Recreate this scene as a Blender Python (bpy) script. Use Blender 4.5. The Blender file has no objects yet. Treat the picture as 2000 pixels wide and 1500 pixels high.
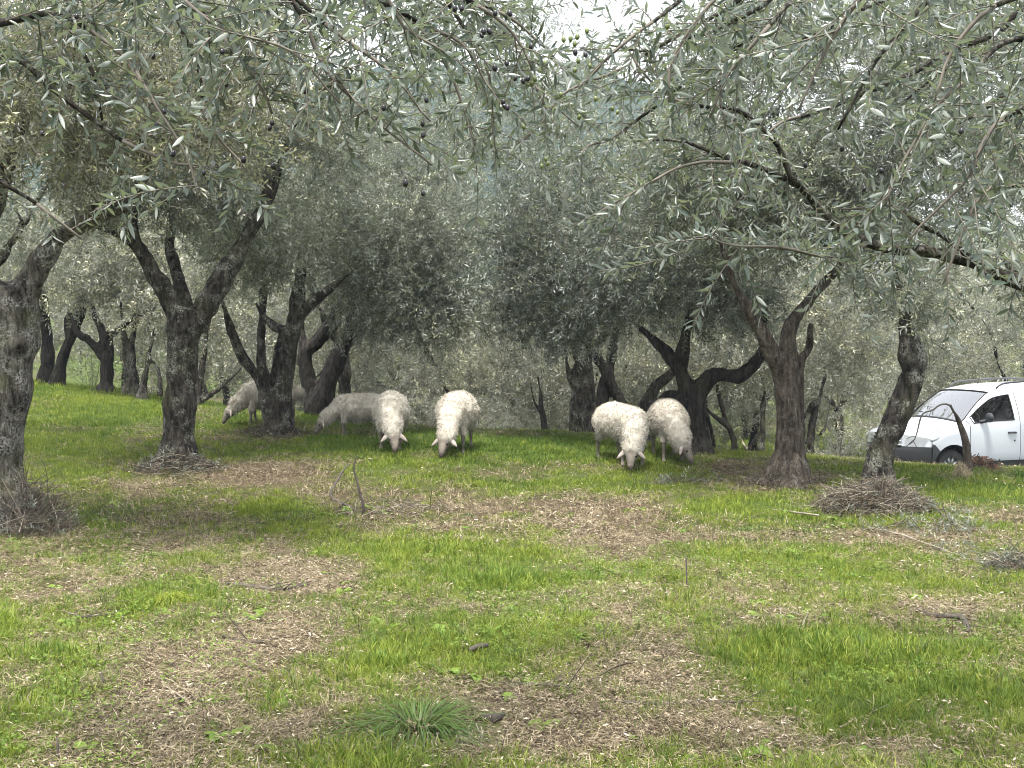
import bpy, bmesh, math, random
import numpy as np
from mathutils import Vector, Matrix, Euler

scene = bpy.context.scene
COL = scene.collection

# ------------------------------------------------------------------ camera
F = 2222.0                     # focal length in photograph pixels (2000 wide)
CAM_Z = 1.55
PITCH = math.atan(60.0 / F)    # horizon a little above the middle
cam = bpy.data.objects.new('camera', bpy.data.cameras.new('camera'))
COL.objects.link(cam)
cam.data.sensor_width = 36.0
cam.data.lens = 36.0 * F / 2000.0
cam.data.clip_start = 0.05
cam.data.clip_end = 3000.0
cam.location = (0, 0, CAM_Z)
cam.rotation_euler = (math.pi / 2 - PITCH, 0, 0)
scene.camera = cam

# ------------------------------------------------------------------ light
SUN_DIR = Vector((-0.10, -0.36, 1.10)).normalized()
world = bpy.data.worlds.new('World')
scene.world = world
world.use_nodes = True
nt = world.node_tree
for n in list(nt.nodes):
    nt.nodes.remove(n)
w_out = nt.nodes.new('ShaderNodeOutputWorld')
w_bg = nt.nodes.new('ShaderNodeBackground')
w_sky = nt.nodes.new('ShaderNodeTexSky')
w_sky.sky_type = 'NISHITA'
w_sky.sun_disc = False
w_sky.sun_elevation = math.asin(SUN_DIR.z)
w_sky.sun_rotation = math.atan2(SUN_DIR.x, SUN_DIR.y)
w_sky.dust_density = 4.0
w_mix = nt.nodes.new('ShaderNodeMix')
w_mix.data_type = 'RGBA'
w_mix.inputs[0].default_value = 0.72           # a thin, even overcast
w_mix.inputs[7].default_value = (12.0, 12.3, 12.9, 1)
nt.links.new(w_sky.outputs[0], w_mix.inputs[6])
nt.links.new(w_mix.outputs[2], w_bg.inputs[0])
w_bg.inputs[1].default_value = 0.088
nt.links.new(w_bg.outputs[0], w_out.inputs[0])
sun = bpy.data.objects.new('sun', bpy.data.lights.new('sun', 'SUN'))
COL.objects.link(sun)
sun.data.energy = 4.8
sun.data.angle = math.radians(14)
sun.data.color = (1.0, 0.96, 0.885)
sun.rotation_euler = SUN_DIR.to_track_quat('Z', 'Y').to_euler()
scene.view_settings.view_transform = 'Standard'
scene.view_settings.look = 'None'
scene.view_settings.gamma = 1.0
scene.view_settings.use_curve_mapping = False
scene.view_settings.exposure = 1.38
scene.cycles.max_bounces = 6
scene.cycles.diffuse_bounces = 4
scene.cycles.glossy_bounces = 2
scene.cycles.transmission_bounces = 4
scene.cycles.volume_bounces = 0
scene.cycles.sample_clamp_indirect = 6.0
scene.cycles.pixel_filter_type = 'BLACKMAN_HARRIS'
scene.cycles.filter_width = 1.0
scene.cycles.use_adaptive_sampling = False
scene.cycles.use_denoising = True
scene.cycles.denoiser = 'OPENIMAGEDENOISE'
scene.cycles.denoising_input_passes = 'RGB_ALBEDO_NORMAL'
scene.cycles.denoising_prefilter = 'ACCURATE'

# ------------------------------------------------------------------ helpers
RNG = np.random.default_rng(7)
random.seed(7)


def at(px, py, Y):
    """photograph pixel + distance in metres -> point in the world"""
    u, v = (px - 1000.0) / F, (750.0 - py) / F
    d = np.array([u, math.cos(PITCH) + v * math.sin(PITCH), -math.sin(PITCH) + v * math.cos(PITCH)])
    return np.array([0, 0, CAM_Z]) + d * (Y / d[1])


def project(P):
    P = np.atleast_2d(P)
    y = P[:, 1]; z = P[:, 2] - CAM_Z
    dep = y * math.cos(PITCH) - z * math.sin(PITCH)
    up = y * math.sin(PITCH) + z * math.cos(PITCH)
    dep_ = np.maximum(dep, 1e-3)
    return 1000 + F * P[:, 0] / dep_, 750 - F * up / dep_, dep


def _hash(ix, iy, iz, seed):
    h = (ix.astype(np.int64) * 374761393 + iy.astype(np.int64) * 668265263 + iz.astype(np.int64) * 2147483647 + seed * 1274126177) & 0xFFFFFFFF
    h = ((h ^ (h >> 13)) * 1274126177) & 0xFFFFFFFF
    h = h ^ (h >> 16)
    return (h & 0xFFFFFF) / float(0xFFFFFF)


def vnoise(P, seed=0):
    """value noise in [-1, 1] at the rows of P"""
    P = np.asarray(P, float)
    i = np.floor(P).astype(np.int64)
    f = P - i
    f = f * f * (3 - 2 * f)
    r = 0
    for dx in (0, 1):
        for dy in (0, 1):
            for dz in (0, 1):
                w = (f[:, 0] if dx else 1 - f[:, 0]) * (f[:, 1] if dy else 1 - f[:, 1]) * (f[:, 2] if dz else 1 - f[:, 2])
                r = r + w * _hash(i[:, 0] + dx, i[:, 1] + dy, i[:, 2] + dz, seed)
    return r * 2 - 1


def fbm(P, seed=0, octv=3):
    a, s, t = 1.0, 0, 0
    P = np.asarray(P, float)
    for k in range(octv):
        s = s + a * vnoise(P * 2 ** k, seed + k * 17)
        t += a
        a *= 0.5
    return s / t


def set_props(o, label=None, cat=None, group=None, kind=None):
    if label: o['label'] = label
    if cat: o['category'] = cat
    if group: o['group'] = group
    if kind: o['kind'] = kind
    return o


def empty(name, loc, label, cat, group=None, rz=0.0):
    o = bpy.data.objects.new(name, None)
    COL.objects.link(o)
    o.empty_display_size = 0.1
    o.location = tuple(float(c) for c in loc)
    o.rotation_euler = (0, 0, rz)
    return set_props(o, label, cat, group)


def link(name, me, parent=None, world_coords=True, kind=None, label=None):
    """link a mesh; a mesh given in world coordinates is carried by its parent without moving"""
    o = bpy.data.objects.new(name, me)
    COL.objects.link(o)
    if parent is not None:
        o.parent = parent
        if world_coords:
            m = Matrix.Translation(parent.location) @ parent.rotation_euler.to_matrix().to_4x4()
            o.matrix_parent_inverse = m.inverted()
    return set_props(o, label, None, None, kind)


class MB:
    """collects vertices and faces for one mesh"""

    def __init__(self):
        self.v, self.f, self.mi, self.n = [], [], [], 0

    def add(self, V, Fc, mat=0):
        V = np.asarray(V, float)
        self.v.append(V)
        b = self.n
        self.f += [tuple(i + b for i in f) for f in Fc]
        self.mi += [mat] * len(Fc)
        self.n += len(V)

    def mesh(self, name, mats, smooth=True):
        me = bpy.data.meshes.new(name)
        me.from_pydata(np.vstack(self.v).tolist() if self.v else [], [], self.f)
        for m in (mats if isinstance(mats, (list, tuple)) else [mats]):
            me.materials.append(m)
        if any(self.mi):
            me.polygons.foreach_set('material_index', self.mi)
        me.polygons.foreach_set('use_smooth', [smooth] * len(me.polygons))
        me.update()
        return me

    def tube(self, P, R, sides=6, cap=True, mat=0, flat=None):
        P = np.asarray(P, float); R = np.broadcast_to(np.asarray(R, float), (len(P),))
        T = np.gradient(P, axis=0)
        T /= np.linalg.norm(T, axis=1)[:, None] + 1e-12
        a = np.array([0, 0, 1.0]) if abs(T[0][2]) < 0.9 else np.array([1.0, 0, 0])
        u = np.cross(T[0], a); u /= np.linalg.norm(u)
        ang = np.arange(sides) * 2 * math.pi / sides
        rings = []
        for i in range(len(P)):
            u = u - T[i] * np.dot(u, T[i]); u /= np.linalg.norm(u) + 1e-12
            w = np.cross(T[i], u)
            rings.append(P[i] + R[i] * (np.cos(ang)[:, None] * u + np.sin(ang)[:, None] * w))
        V = np.vstack(rings)
        Fc = []
        for i in range(len(P) - 1):
            for k in range(sides):
                k2 = (k + 1) % sides
                Fc.append((i * sides + k, i * sides + k2, (i + 1) * sides + k2, (i + 1) * sides + k))
        if cap:
            Fc.append(tuple(range(sides - 1, -1, -1)))
            Fc.append(tuple((len(P) - 1) * sides + k for k in range(sides)))
        self.add(V, Fc, mat)

    def ellipsoid(self, c, r, M=None, seg=16, rings=10, mat=0):
        V, Fc = [], []
        for i in range(rings + 1):
            th = math.pi * i / rings
            for k in range(seg):
                ph = 2 * math.pi * k / seg
                V.append((math.sin(th) * math.cos(ph), math.sin(th) * math.sin(ph), math.cos(th)))
        V = np.array(V) * np.asarray(r, float)
        if M is not None:
            V = V @ np.array(M.to_3x3()).T
        for i in range(rings):
            for k in range(seg):
                k2 = (k + 1) % seg
                a, b, c_, d = i * seg + k, (i + 1) * seg + k, (i + 1) * seg + k2, i * seg + k2
                if i == 0:
                    Fc.append((a, b, c_))
                elif i == rings - 1:
                    Fc.append((a, b, d))
                else:
                    Fc.append((a, b, c_, d))
        self.add(V + np.asarray(c, float), Fc, mat)

    def box(self, c, s, M=None, mat=0):
        V = np.array([(x, y, z) for x in (-.5, .5) for y in (-.5, .5) for z in (-.5, .5)]) * np.asarray(s, float)
        if M is not None:
            V = V @ np.array(M.to_3x3()).T
        self.add(V + np.asarray(c, float), [(0, 1, 3, 2), (4, 6, 7, 5), (0, 4, 5, 1), (2, 3, 7, 6), (0, 2, 6, 4), (1, 5, 7, 3)], mat)


def catmull(P, step):
    """resample control rows (any columns, first three the position) to about one row per step"""
    P = np.asarray(P, float)
    if len(P) < 3:
        n = max(2, int(np.linalg.norm(P[-1][:3] - P[0][:3]) / step) + 1)
        t = np.linspace(0, 1, n)[:, None]
        return P[0] * (1 - t) + P[-1] * t
    Q = np.vstack([2 * P[0] - P[1], P, 2 * P[-1] - P[-2]])
    out = []
    for i in range(1, len(Q) - 2):
        n = max(1, int(np.linalg.norm(Q[i + 1][:3] - Q[i][:3]) / step))
        for k in range(n):
            t = k / n
            out.append(0.5 * (2 * Q[i] + (Q[i + 1] - Q[i - 1]) * t + (2 * Q[i - 1] - 5 * Q[i] + 4 * Q[i + 1] - Q[i + 2]) * t * t
                              + (3 * Q[i] - Q[i - 1] - 3 * Q[i + 1] + Q[i + 2]) * t ** 3))
    out.append(Q[-2])
    return np.array(out)


def fuse(mb, voxel, smooth=4):
    """union of overlapping closed pieces into one continuous skin"""
    o = bpy.data.objects.new('blend', mb.mesh('blend', []))
    COL.objects.link(o)
    m = o.modifiers.new('r', 'REMESH'); m.mode = 'VOXEL'; m.voxel_size = voxel
    if smooth:
        s = o.modifiers.new('s', 'SMOOTH'); s.factor = 0.5; s.iterations = smooth
    dg = bpy.context.evaluated_depsgraph_get()
    me = bpy.data.meshes.new_from_object(o.evaluated_get(dg))
    bpy.data.objects.remove(o)
    return me


def verts_of(me):
    a = np.empty(len(me.vertices) * 3); me.vertices.foreach_get('co', a)
    n = np.empty(len(me.vertices) * 3); me.vertices.foreach_get('normal', n)
    return a.reshape(-1, 3), n.reshape(-1, 3)


def set_verts(me, V):
    me.vertices.foreach_set('co', V.ravel()); me.update()


def point_attr(me, name, vals):
    a = me.attributes.new(name, 'FLOAT', 'POINT')
    a.data.foreach_set('value', np.asarray(vals, float).ravel())


# ------------------------------------------------------------------ scattering (geometry nodes, for what nobody could count)
def scatter_group(protos):
    g = bpy.data.node_groups.new('scatter', 'GeometryNodeTree')
    g.interface.new_socket('Geometry', in_out='INPUT', socket_type='NodeSocketGeometry')
    g.interface.new_socket('Geometry', in_out='OUTPUT', socket_type='NodeSocketGeometry')
    N = g.nodes.new; L = g.links.new
    gi, go = N('NodeGroupInput'), N('NodeGroupOutput')
    join = N('GeometryNodeJoinGeometry')
    for p in reversed(protos):               # a join stacks the last link first
        oi = N('GeometryNodeObjectInfo'); oi.inputs['Object'].default_value = p
        oi.inputs['As Instance'].default_value = False
        gi2 = N('GeometryNodeGeometryToInstance')
        L(oi.outputs['Geometry'], gi2.inputs[0]); L(gi2.outputs[0], join.inputs[0])
    iop = N('GeometryNodeInstanceOnPoints')
    iop.inputs['Pick Instance'].default_value = True
    L(gi.outputs[0], iop.inputs['Points']); L(join.outputs[0], iop.inputs['Instance'])

    def attr(name, typ):
        a = N('GeometryNodeInputNamedAttribute'); a.data_type = typ; a.inputs['Name'].default_value = name
        return next(s for s in a.outputs if s.enabled and s.name == 'Attribute')
    L(attr('pick', 'INT'), iop.inputs['Instance Index'])
    e2r = N('FunctionNodeEulerToRotation'); L(attr('rot', 'FLOAT_VECTOR'), e2r.inputs[0]); L(e2r.outputs[0], iop.inputs['Rotation'])
    L(attr('size', 'FLOAT_VECTOR'), iop.inputs['Scale'])
    L(iop.outputs[0], go.inputs[0])
    return g


def proto(name, me):
    return bpy.data.objects.new(name, me)    # never linked: only the scattered stuff uses its mesh


def scatter(name, P, rot, size, pick, group, parent=None, label=None, cat=None):
    P = np.asarray(P, float)
    size = np.asarray(size, float)
    if size.ndim == 1:
        size = np.repeat(size[:, None], 3, 1)
    me = bpy.data.meshes.new(name)
    me.vertices.add(len(P)); me.vertices.foreach_set('co', P.ravel())
    a = me.attributes.new('rot', 'FLOAT_VECTOR', 'POINT'); a.data.foreach_set('vector', np.asarray(rot, float).ravel())
    a = me.attributes.new('size', 'FLOAT_VECTOR', 'POINT'); a.data.foreach_set('vector', size.ravel())
    a = me.attributes.new('pick', 'INT', 'POINT'); a.data.foreach_set('value', np.asarray(pick, np.int32))
    o = link(name, me, parent, kind='stuff')
    if label: o['label'] = label
    if cat: o['category'] = cat
    o.modifiers.new('scatter', 'NODES').node_group = group
    return o


# ------------------------------------------------------------------ materials
def mat(name):
    m = bpy.data.materials.new(name); m.use_nodes = True
    b = m.node_tree.nodes['Principled BSDF']
    return m, m.node_tree, b


def simple(name, col, rough=0.6, metal=0.0, spec=0.5, bump=0.0, bscale=200.0, vary=0.0, vscale=6.0):
    m, t, b = mat(name)
    b.inputs['Base Color'].default_value = (*col, 1)
    b.inputs['Roughness'].default_value = rough
    b.inputs['Metallic'].default_value = metal
    b.inputs['Specular IOR Level'].default_value = spec
    if vary or bump:
        tc = t.nodes.new('ShaderNodeTexCoord')
    if vary:
        n = t.nodes.new('ShaderNodeTexNoise'); n.inputs['Scale'].default_value = vscale; n.inputs['Detail'].default_value = 6
        r = t.nodes.new('ShaderNodeValToRGB')
        r.color_ramp.elements[0].position = 0.3; r.color_ramp.elements[1].position = 0.7
        r.color_ramp.elements[0].color = (*[c * (1 - vary) for c in col], 1)
        r.color_ramp.elements[1].color = (*[min(1, c * (1 + vary)) for c in col], 1)
        t.links.new(tc.outputs['Object'], n.inputs['Vector']); t.links.new(n.outputs[0], r.inputs[0]); t.links.new(r.outputs[0], b.inputs['Base Color'])
    if bump:
        n2 = t.nodes.new('ShaderNodeTexNoise'); n2.inputs['Scale'].default_value = bscale
        bp = t.nodes.new('ShaderNodeBump'); bp.inputs['Strength'].default_value = bump; bp.inputs['Distance'].default_value = 0.01
        t.links.new(tc.outputs['Object'], n2.inputs['Vector']); t.links.new(n2.outputs[0], bp.inputs['Height']); t.links.new(bp.outputs[0], b.inputs['Normal'])
    return m


def ramp(t, src, stops):
    r = t.nodes.new('ShaderNodeValToRGB')
    el = r.color_ramp.elements
    while len(el) < len(stops):
        el.new(0.5)
    for e, (p, c) in zip(el, stops):
        e.position = p; e.color = (*c, 1)
    t.links.new(src, r.inputs[0])
    return r.outputs[0]


def mixc(t, fac, a, b, mode='MIX'):
    m = t.nodes.new('ShaderNodeMix'); m.data_type = 'RGBA'; m.blend_type = mode
    for s, v in ((m.inputs[0], fac), (m.inputs[6], a), (m.inputs[7], b)):
        if hasattr(v, 'links'): t.links.new(v, s)
        elif isinstance(v, tuple): s.default_value = (*v, 1)
        else: s.default_value = v
    return m.outputs[2]


def bark(name, dark, light, lichen=0.4, lich_col=(0.30, 0.31, 0.26), moss=0.0):
    m, t, b = mat(name)
    N, L = t.nodes.new, t.links.new
    tc = N('ShaderNodeTexCoord')
    mp = N('ShaderNodeMapping'); mp.inputs['Scale'].default_value = (1, 1, 0.28)
    L(tc.outputs['Object'], mp.inputs[0])
    n1 = N('ShaderNodeTexNoise'); n1.inputs['Scale'].default_value = 20; n1.inputs['Detail'].default_value = 8; n1.inputs['Roughness'].default_value = 0.7
    L(mp.outputs[0], n1.inputs['Vector'])
    v1 = N('ShaderNodeTexVoronoi'); v1.inputs['Scale'].default_value = 34; v1.feature = 'DISTANCE_TO_EDGE'
    L(mp.outputs[0], v1.inputs['Vector'])
    base = ramp(t, n1.outputs[0], [(0.40, dark), (0.52, tuple(a * .6 + c * .4 for a, c in zip(dark, light))), (0.66, light)])  # bark grain, with crevice shade put into the colour at the noise lows
    n2 = N('ShaderNodeTexNoise'); n2.inputs['Scale'].default_value = 5.5; n2.inputs['Detail'].default_value = 10; n2.inputs['Roughness'].default_value = 0.72
    L(tc.outputs['Object'], n2.inputs['Vector'])
    lf = ramp(t, n2.outputs[0], [(0.56 - 0.12 * lichen, (0, 0, 0)), (0.66 - 0.08 * lichen, (1, 1, 1))])
    n3 = N('ShaderNodeTexNoise'); n3.inputs['Scale'].default_value = 60; n3.inputs['Detail'].default_value = 4
    L(tc.outputs['Object'], n3.inputs['Vector'])
    sp = ramp(t, n3.outputs[0], [(0.42, (0, 0, 0)), (0.6, (1, 1, 1))])
    fac = N('ShaderNodeMath'); fac.operation = 'MULTIPLY'; L(lf, fac.inputs[0]); L(sp, fac.inputs[1])
    fm = N('ShaderNodeMath'); fm.operation = 'MULTIPLY'; L(fac.outputs[0], fm.inputs[0]); fm.inputs[1].default_value = 0.85 * min(1, lichen * 1.6)
    c = mixc(t, fm.outputs[0], base, lich_col)
    if moss:
        n4 = N('ShaderNodeTexNoise'); n4.inputs['Scale'].default_value = 3.0; n4.inputs['Detail'].default_value = 8
        L(tc.outputs['Object'], n4.inputs['Vector'])
        mf = ramp(t, n4.outputs[0], [(0.52, (0, 0, 0)), (0.66, (moss, moss, moss))])
        c = mixc(t, mf, c, (0.09, 0.10, 0.035))
    L(c, b.inputs['Base Color'])
    b.inputs['Roughness'].default_value = 0.92
    b.inputs['Specular IOR Level'].default_value = 0.15
    h = N('ShaderNodeMath'); h.operation = 'ADD'; L(n1.outputs[0], h.inputs[0])
    vm = N('ShaderNodeMath'); vm.operation = 'MULTIPLY'; L(v1.outputs['Distance'], vm.inputs[0]); vm.inputs[1].default_value = 0.7
    L(vm.outputs[0], h.inputs[1])
    bp = N('ShaderNodeBump'); bp.inputs['Strength'].default_value = 0.9; bp.inputs['Distance'].default_value = 0.03
    L(h.outputs[0], bp.inputs['Height']); L(bp.outputs[0], b.inputs['Normal'])
    return m


def leafmat(name, top, under, trans=(0.20, 0.30, 0.06), tf=0.25, rough=0.42, bright=0.5):
    """a thin leaf: green face, silvery underside, some light through it"""
    m, t, b = mat(name)
    N, L = t.nodes.new, t.links.new
    geo = N('ShaderNodeNewGeometry')
    oi = N('ShaderNodeObjectInfo')
    at_ = N('ShaderNodeAttribute'); at_.attribute_name = 'var'
    add = N('ShaderNodeMath'); add.operation = 'ADD'; L(at_.outputs['Fac'], add.inputs[0]); L(oi.outputs['Random'], add.inputs[1])
    half = N('ShaderNodeMath'); half.operation = 'MULTIPLY'; L(add.outputs[0], half.inputs[0]); half.inputs[1].default_value = 0.5
    tv = ramp(t, half.outputs[0], [(0.1, tuple(c * (1 - bright) for c in top)), (0.55, top), (0.86, tuple(c * (1 + bright) for c in top)), (0.97, (top[0] * 2.0, top[1] * 1.75, top[2] * 1.0))])
    uv = ramp(t, half.outputs[0], [(0.1, tuple(c * 0.75 for c in under)), (0.9, tuple(c * 1.2 for c in under))])
    c = mixc(t, geo.outputs['Backfacing'], tv, uv)
    L(c, b.inputs['Base Color'])
    b.inputs['Roughness'].default_value = rough
    b.inputs['Specular IOR Level'].default_value = 0.45
    tr = N('ShaderNodeBsdfTranslucent'); tr.inputs[0].default_value = (*trans, 1)
    mx = N('ShaderNodeMixShader'); mx.inputs[0].default_value = tf
    out = t.nodes['Material Output']
    L(b.outputs[0], mx.inputs[1]); L(tr.outputs[0], mx.inputs[2]); L(mx.outputs[0], out.inputs[0])
    return m


def blademat(name, a, b_, tf=0.3, rough=0.55, stops=None):
    m, t, b = mat(name)
    N, L = t.nodes.new, t.links.new
    oi = N('ShaderNodeObjectInfo')
    at_ = N('ShaderNodeAttribute'); at_.attribute_name = 'var'
    add = N('ShaderNodeMath'); add.operation = 'ADD'; L(at_.outputs['Fac'], add.inputs[0]); L(oi.outputs['Random'], add.inputs[1])
    half = N('ShaderNodeMath'); half.operation = 'MULTIPLY'; L(add.outputs[0], half.inputs[0]); half.inputs[1].default_value = 0.5
    c = ramp(t, half.outputs[0], stops or [(0.1, a), (0.9, b_)])
    L(c, b.inputs['Base Color']); b.inputs['Roughness'].default_value = rough; b.inputs['Specular IOR Level'].default_value = 0.3
    if tf:
        tr = N('ShaderNodeBsdfTranslucent'); L(c, tr.inputs[0])
        mx = N('ShaderNodeMixShader'); mx.inputs[0].default_value = tf
        L(b.outputs[0], mx.inputs[1]); L(tr.outputs[0], mx.inputs[2]); L(mx.outputs[0], t.nodes['Material Output'].inputs[0])
    return m

M_BARK = bark('olive bark', (0.006, 0.005, 0.0045), (0.082, 0.072, 0.060), 0.55, moss=0.15)
M_BARK_OLD = bark('old grey olive bark', (0.010, 0.009, 0.008), (0.17, 0.152, 0.13), 0.8, (0.34, 0.34, 0.31), moss=0.3)
M_BARK_DARK = bark('dark olive bark', (0.007, 0.0065, 0.006), (0.050, 0.044, 0.038), 0.15, (0.16, 0.16, 0.14), moss=0.1)
M_BARK_BROWN = bark('smooth brown olive bark', (0.024, 0.019, 0.015), (0.135, 0.112, 0.09), 0.35, (0.30, 0.29, 0.25))
M_TWIG = simple('olive twig', (0.115, 0.10, 0.082), 0.85, vary=0.4, vscale=4)
M_DEAD = simple('dead wood', (0.060, 0.050, 0.041), 0.9, vary=0.5, vscale=9, bump=0.4)
M_PALE = simple('bleached stick', (0.22, 0.19, 0.15), 0.85, vary=0.3, vscale=12)
M_LEAF = leafmat('olive leaf', (0.080, 0.094, 0.076), (0.38, 0.405, 0.37), trans=(.24, .28, .16), tf=.3)
M_LEAF_NEAR = leafmat('near olive leaf', (0.047, 0.063, 0.054), (0.27, 0.295, 0.27), tf=0.24, rough=0.32, trans=(.22, .27, .13))
M_LEAF_WARM = leafmat('olive leaf with a warm cast', (0.105, 0.106, 0.075), (0.38, 0.375, 0.31), trans=(.27, .28, .13), tf=.3)
M_LEAF_DARK = leafmat('dark olive leaf', (0.060, 0.074, 0.065), (0.32, 0.345, 0.325), trans=(.14, .19, .08))
M_LEAF_FAR = leafmat('grey olive leaf', (0.158, 0.163, 0.138), (0.46, 0.46, 0.415), trans=(.32, .34, .20), tf=.3)  # grey leaf, lightened so background light and haze sit partly in its colour
M_SHRUB = leafmat('shrub leaf', (0.10, 0.16, 0.045), (0.16, 0.20, 0.09))
M_GRASS = blademat('green grass', (0.084, 0.142, 0.014), (0.262, 0.305, 0.042), 0.38)
M_GRASS_DEEP = blademat('deep green grass', (0.050, 0.105, 0.011), (0.130, 0.195, 0.026), 0.35)
M_TUSSOCK = blademat('blue green blades', (0.034, 0.075, 0.011), (0.12, 0.18, 0.032), 0.25, 0.4)
M_STRAW = blademat('dry grass', (0.13, 0.092, 0.058), (0.38, 0.31, 0.21), 0.2, stops=[(0.2, (0.07, 0.052, 0.030)), (0.46, (0.20, 0.158, 0.092)), (0.68, (0.33, 0.27, 0.17)), (0.9, (0.48, 0.42, 0.30))])
M_LITTER = blademat('dead olive leaves', (0.050, 0.030, 0.022), (0.33, 0.25, 0.19), 0.0, 0.6, stops=[(0.25, (0.045, 0.029, 0.020)), (0.5, (0.145, 0.110, 0.066)), (0.72, (0.26, 0.212, 0.14)), (0.92, (0.44, 0.38, 0.30))])
M_BROWNTWIG = blademat('brown twigs', (0.035, 0.027, 0.018), (0.19, 0.155, 0.105), 0.0, 0.8)
M_CLOVER = blademat('clover', (0.085, 0.15, 0.018), (0.16, 0.24, 0.035), 0.3)
M_BLACK_OLIVE = simple('ripe olive', (0.012, 0.009, 0.014), 0.28)
M_GREEN_OLIVE = simple('green olive', (0.10, 0.125, 0.035), 0.35, vary=0.25, vscale=30)

# ------------------------------------------------------------------ ground shape
CTRL = [  # photograph pixel on the ground, distance
    (0, 1500, 4.3), (1000, 1500, 4.25), (2000, 1500, 4.3), (0, 1200, 6.8), (1000, 1200, 6.75), (2000, 1200, 6.8),
    (1000, 1000, 10.9), (1000, 930, 12.9), (2000, 1000, 10.4),
    (20, 1030, 9.5), (345, 908, 12.9), (550, 848, 15.5), (640, 812, 18.0), (690, 857, 15.6), (500, 828, 16.6),
    (850, 842, 17.0), (1000, 845, 17.0), (60, 752, 22.0), (180, 765, 21.0), (300, 790, 19.8), (420, 795, 19.8),
    (765, 880, 13.7), (890, 890, 13.5), (1150, 850, 17.2), (1355, 885, 14.5), (1220, 914, 13.2), (1300, 902, 13.8),
    (1545, 946, 12.0), (1715, 968, 11.3), (1600, 896, 16.0), (1450, 890, 16.2), (1890, 918, 15.3), (2000, 918, 15.3),
    (180, 960, 11.6), (60, 850, 15.5),
]
_far = [  # x, y, z where the photograph shows nothing of the ground, or what lies beyond the bank
    (-4, -4, 0), (4, -4, 0), (0, -4, 0), (-8, 6, .1), (8, 6, -.05), (-10, 14, .8), (11, 13, -.2), (8, 16.5, -.2),
    (6.5, 19, -.72), (8.3, 20.5, -.78), (10.5, 22, -.82), (12, 18, -.75), (9, 26, -1.0), (2, 20.5, -.30), (-2, 21, -.15), (0, 26, -.8), (4, 25, -.7),
    (-4, 25, -.2), (-8, 26, .45), (-12, 25, .9), (-10, 32, -.2), (0, 32, -1.1), (10, 32, -1.3), (-15, 15, 1.1), (-15, 32, 0), (15, 32, -1.4), (15, 10, -.1), (-15, 4, .2), (15, 2, 0),
    (5.2, 17.6, -.35), (3.4, 18.2, -.2),
]
_pts = np.array([at(*c) for c in CTRL] + [np.array(c, float) for c in _far])


def _phi(r):
    return np.where(r > 1e-9, r * r * np.log(np.maximum(r, 1e-9)), 0.0)


def _tps(P, lam=0.25):
    n = len(P)
    K = _phi(np.linalg.norm(P[:, None, :2] - P[None, :, :2], axis=2)) + lam * np.eye(n)
    Q = np.hstack([np.ones((n, 1)), P[:, :2]])
    A = np.block([[K, Q], [Q.T, np.zeros((3, 3))]])
    return np.linalg.solve(A, np.concatenate([P[:, 2], np.zeros(3)]))


_W = _tps(_pts)


def ground(x, y):
    x = np.atleast_1d(np.asarray(x, float)); y = np.atleast_1d(np.asarray(y, float))
    cx, cy = np.clip(x, -15, 15), np.clip(y, -4, 32)
    r = np.hypot(cx[:, None] - _pts[None, :, 0], cy[:, None] - _pts[None, :, 1])
    z = _phi(r) @ _W[:-3] + _W[-3] + _W[-2] * cx + _W[-1] * cy
    out = np.hypot(x - cx, y - cy)
    z = z + np.where(y > 32, 1, 0) * (np.maximum(y - 45, 0) ** 1.15 * 0.05) + 0.02 * fbm(np.stack([x * 1.3, y * 1.3, 0 * x], 1), 5, 3)
    z = z * np.exp(-np.maximum(out - 20, 0) / 60.0) if False else z
    return z


def gz(x, y):
    return float(ground(x, y)[0])


def hit(px, py, y0=2.5, y1=40):
    """where the line of sight through a photograph pixel meets the ground"""
    ys = np.linspace(y0, y1, 700)
    P = np.array([at(px, py, y) for y in ys])
    d = P[:, 2] - ground(P[:, 0], P[:, 1])
    k = np.where(d <= 0)[0]
    return P[k[0]] if len(k) else P[-1]


# bare and straw patches, as ellipses on the ground (photograph pixel, half width and half depth in pixels, strength)
PATCH = [(520, 925, 120, 26, .95), (790, 985, 170, 42, 1.0), (640, 945, 90, 20, .6), (900, 925, 170, 14, .6), (1180, 912, 130, 12, .5),
         (1210, 1050, 130, 50, .9), (1130, 1010, 120, 28, .7), (560, 1130, 140, 30, 1.0), (640, 1085, 150, 20, .6), (330, 1020, 110, 22, .45),
         (440, 1290, 190, 85, 1.0), (170, 1250, 180, 45, .45), (330, 1420, 230, 80, .75), (620, 1410, 110, 70, .55), (1150, 1440, 380, 60, 1.0), (1330, 1270, 170, 30, .6),
         (1270, 1340, 150, 60, .7), (1230, 1210, 120, 60, .9), (990, 1390, 90, 50, .6), (1500, 1220, 90, 25, .55), (1880, 1210, 90, 35, .5), (1900, 1010, 130, 18, .55),
         (1640, 930, 80, 12, .4), (1480, 920, 120, 16, .6), (60, 1150, 120, 26, .3), (300, 955, 140, 22, .35), (1700, 1480, 110, 30, .5), (900, 1040, 120, 20, .45),
         (60, 1060, 120, 30, .35), (1780, 1060, 120, 20, .4), (560, 855, 60, 14, .5), (180, 775, 90, 10, .5)]
LUSH = [(1000, 870, 260, 24, .9), (250, 800, 170, 40, .8), (700, 880, 120, 18, .5), (330, 1165, 110, 30, .9), (960, 1080, 170, 50, .7), (860, 1250, 230, 60, .8),
        (1700, 1330, 290, 90, .8), (1480, 1000, 160, 28, .8), (560, 1000, 120, 26, .7), (1850, 960, 160, 22, .6), (1650, 1100, 200, 40, .5), (60, 1400, 110, 110, .7), (150, 900, 110, 60, .5)]


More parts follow.
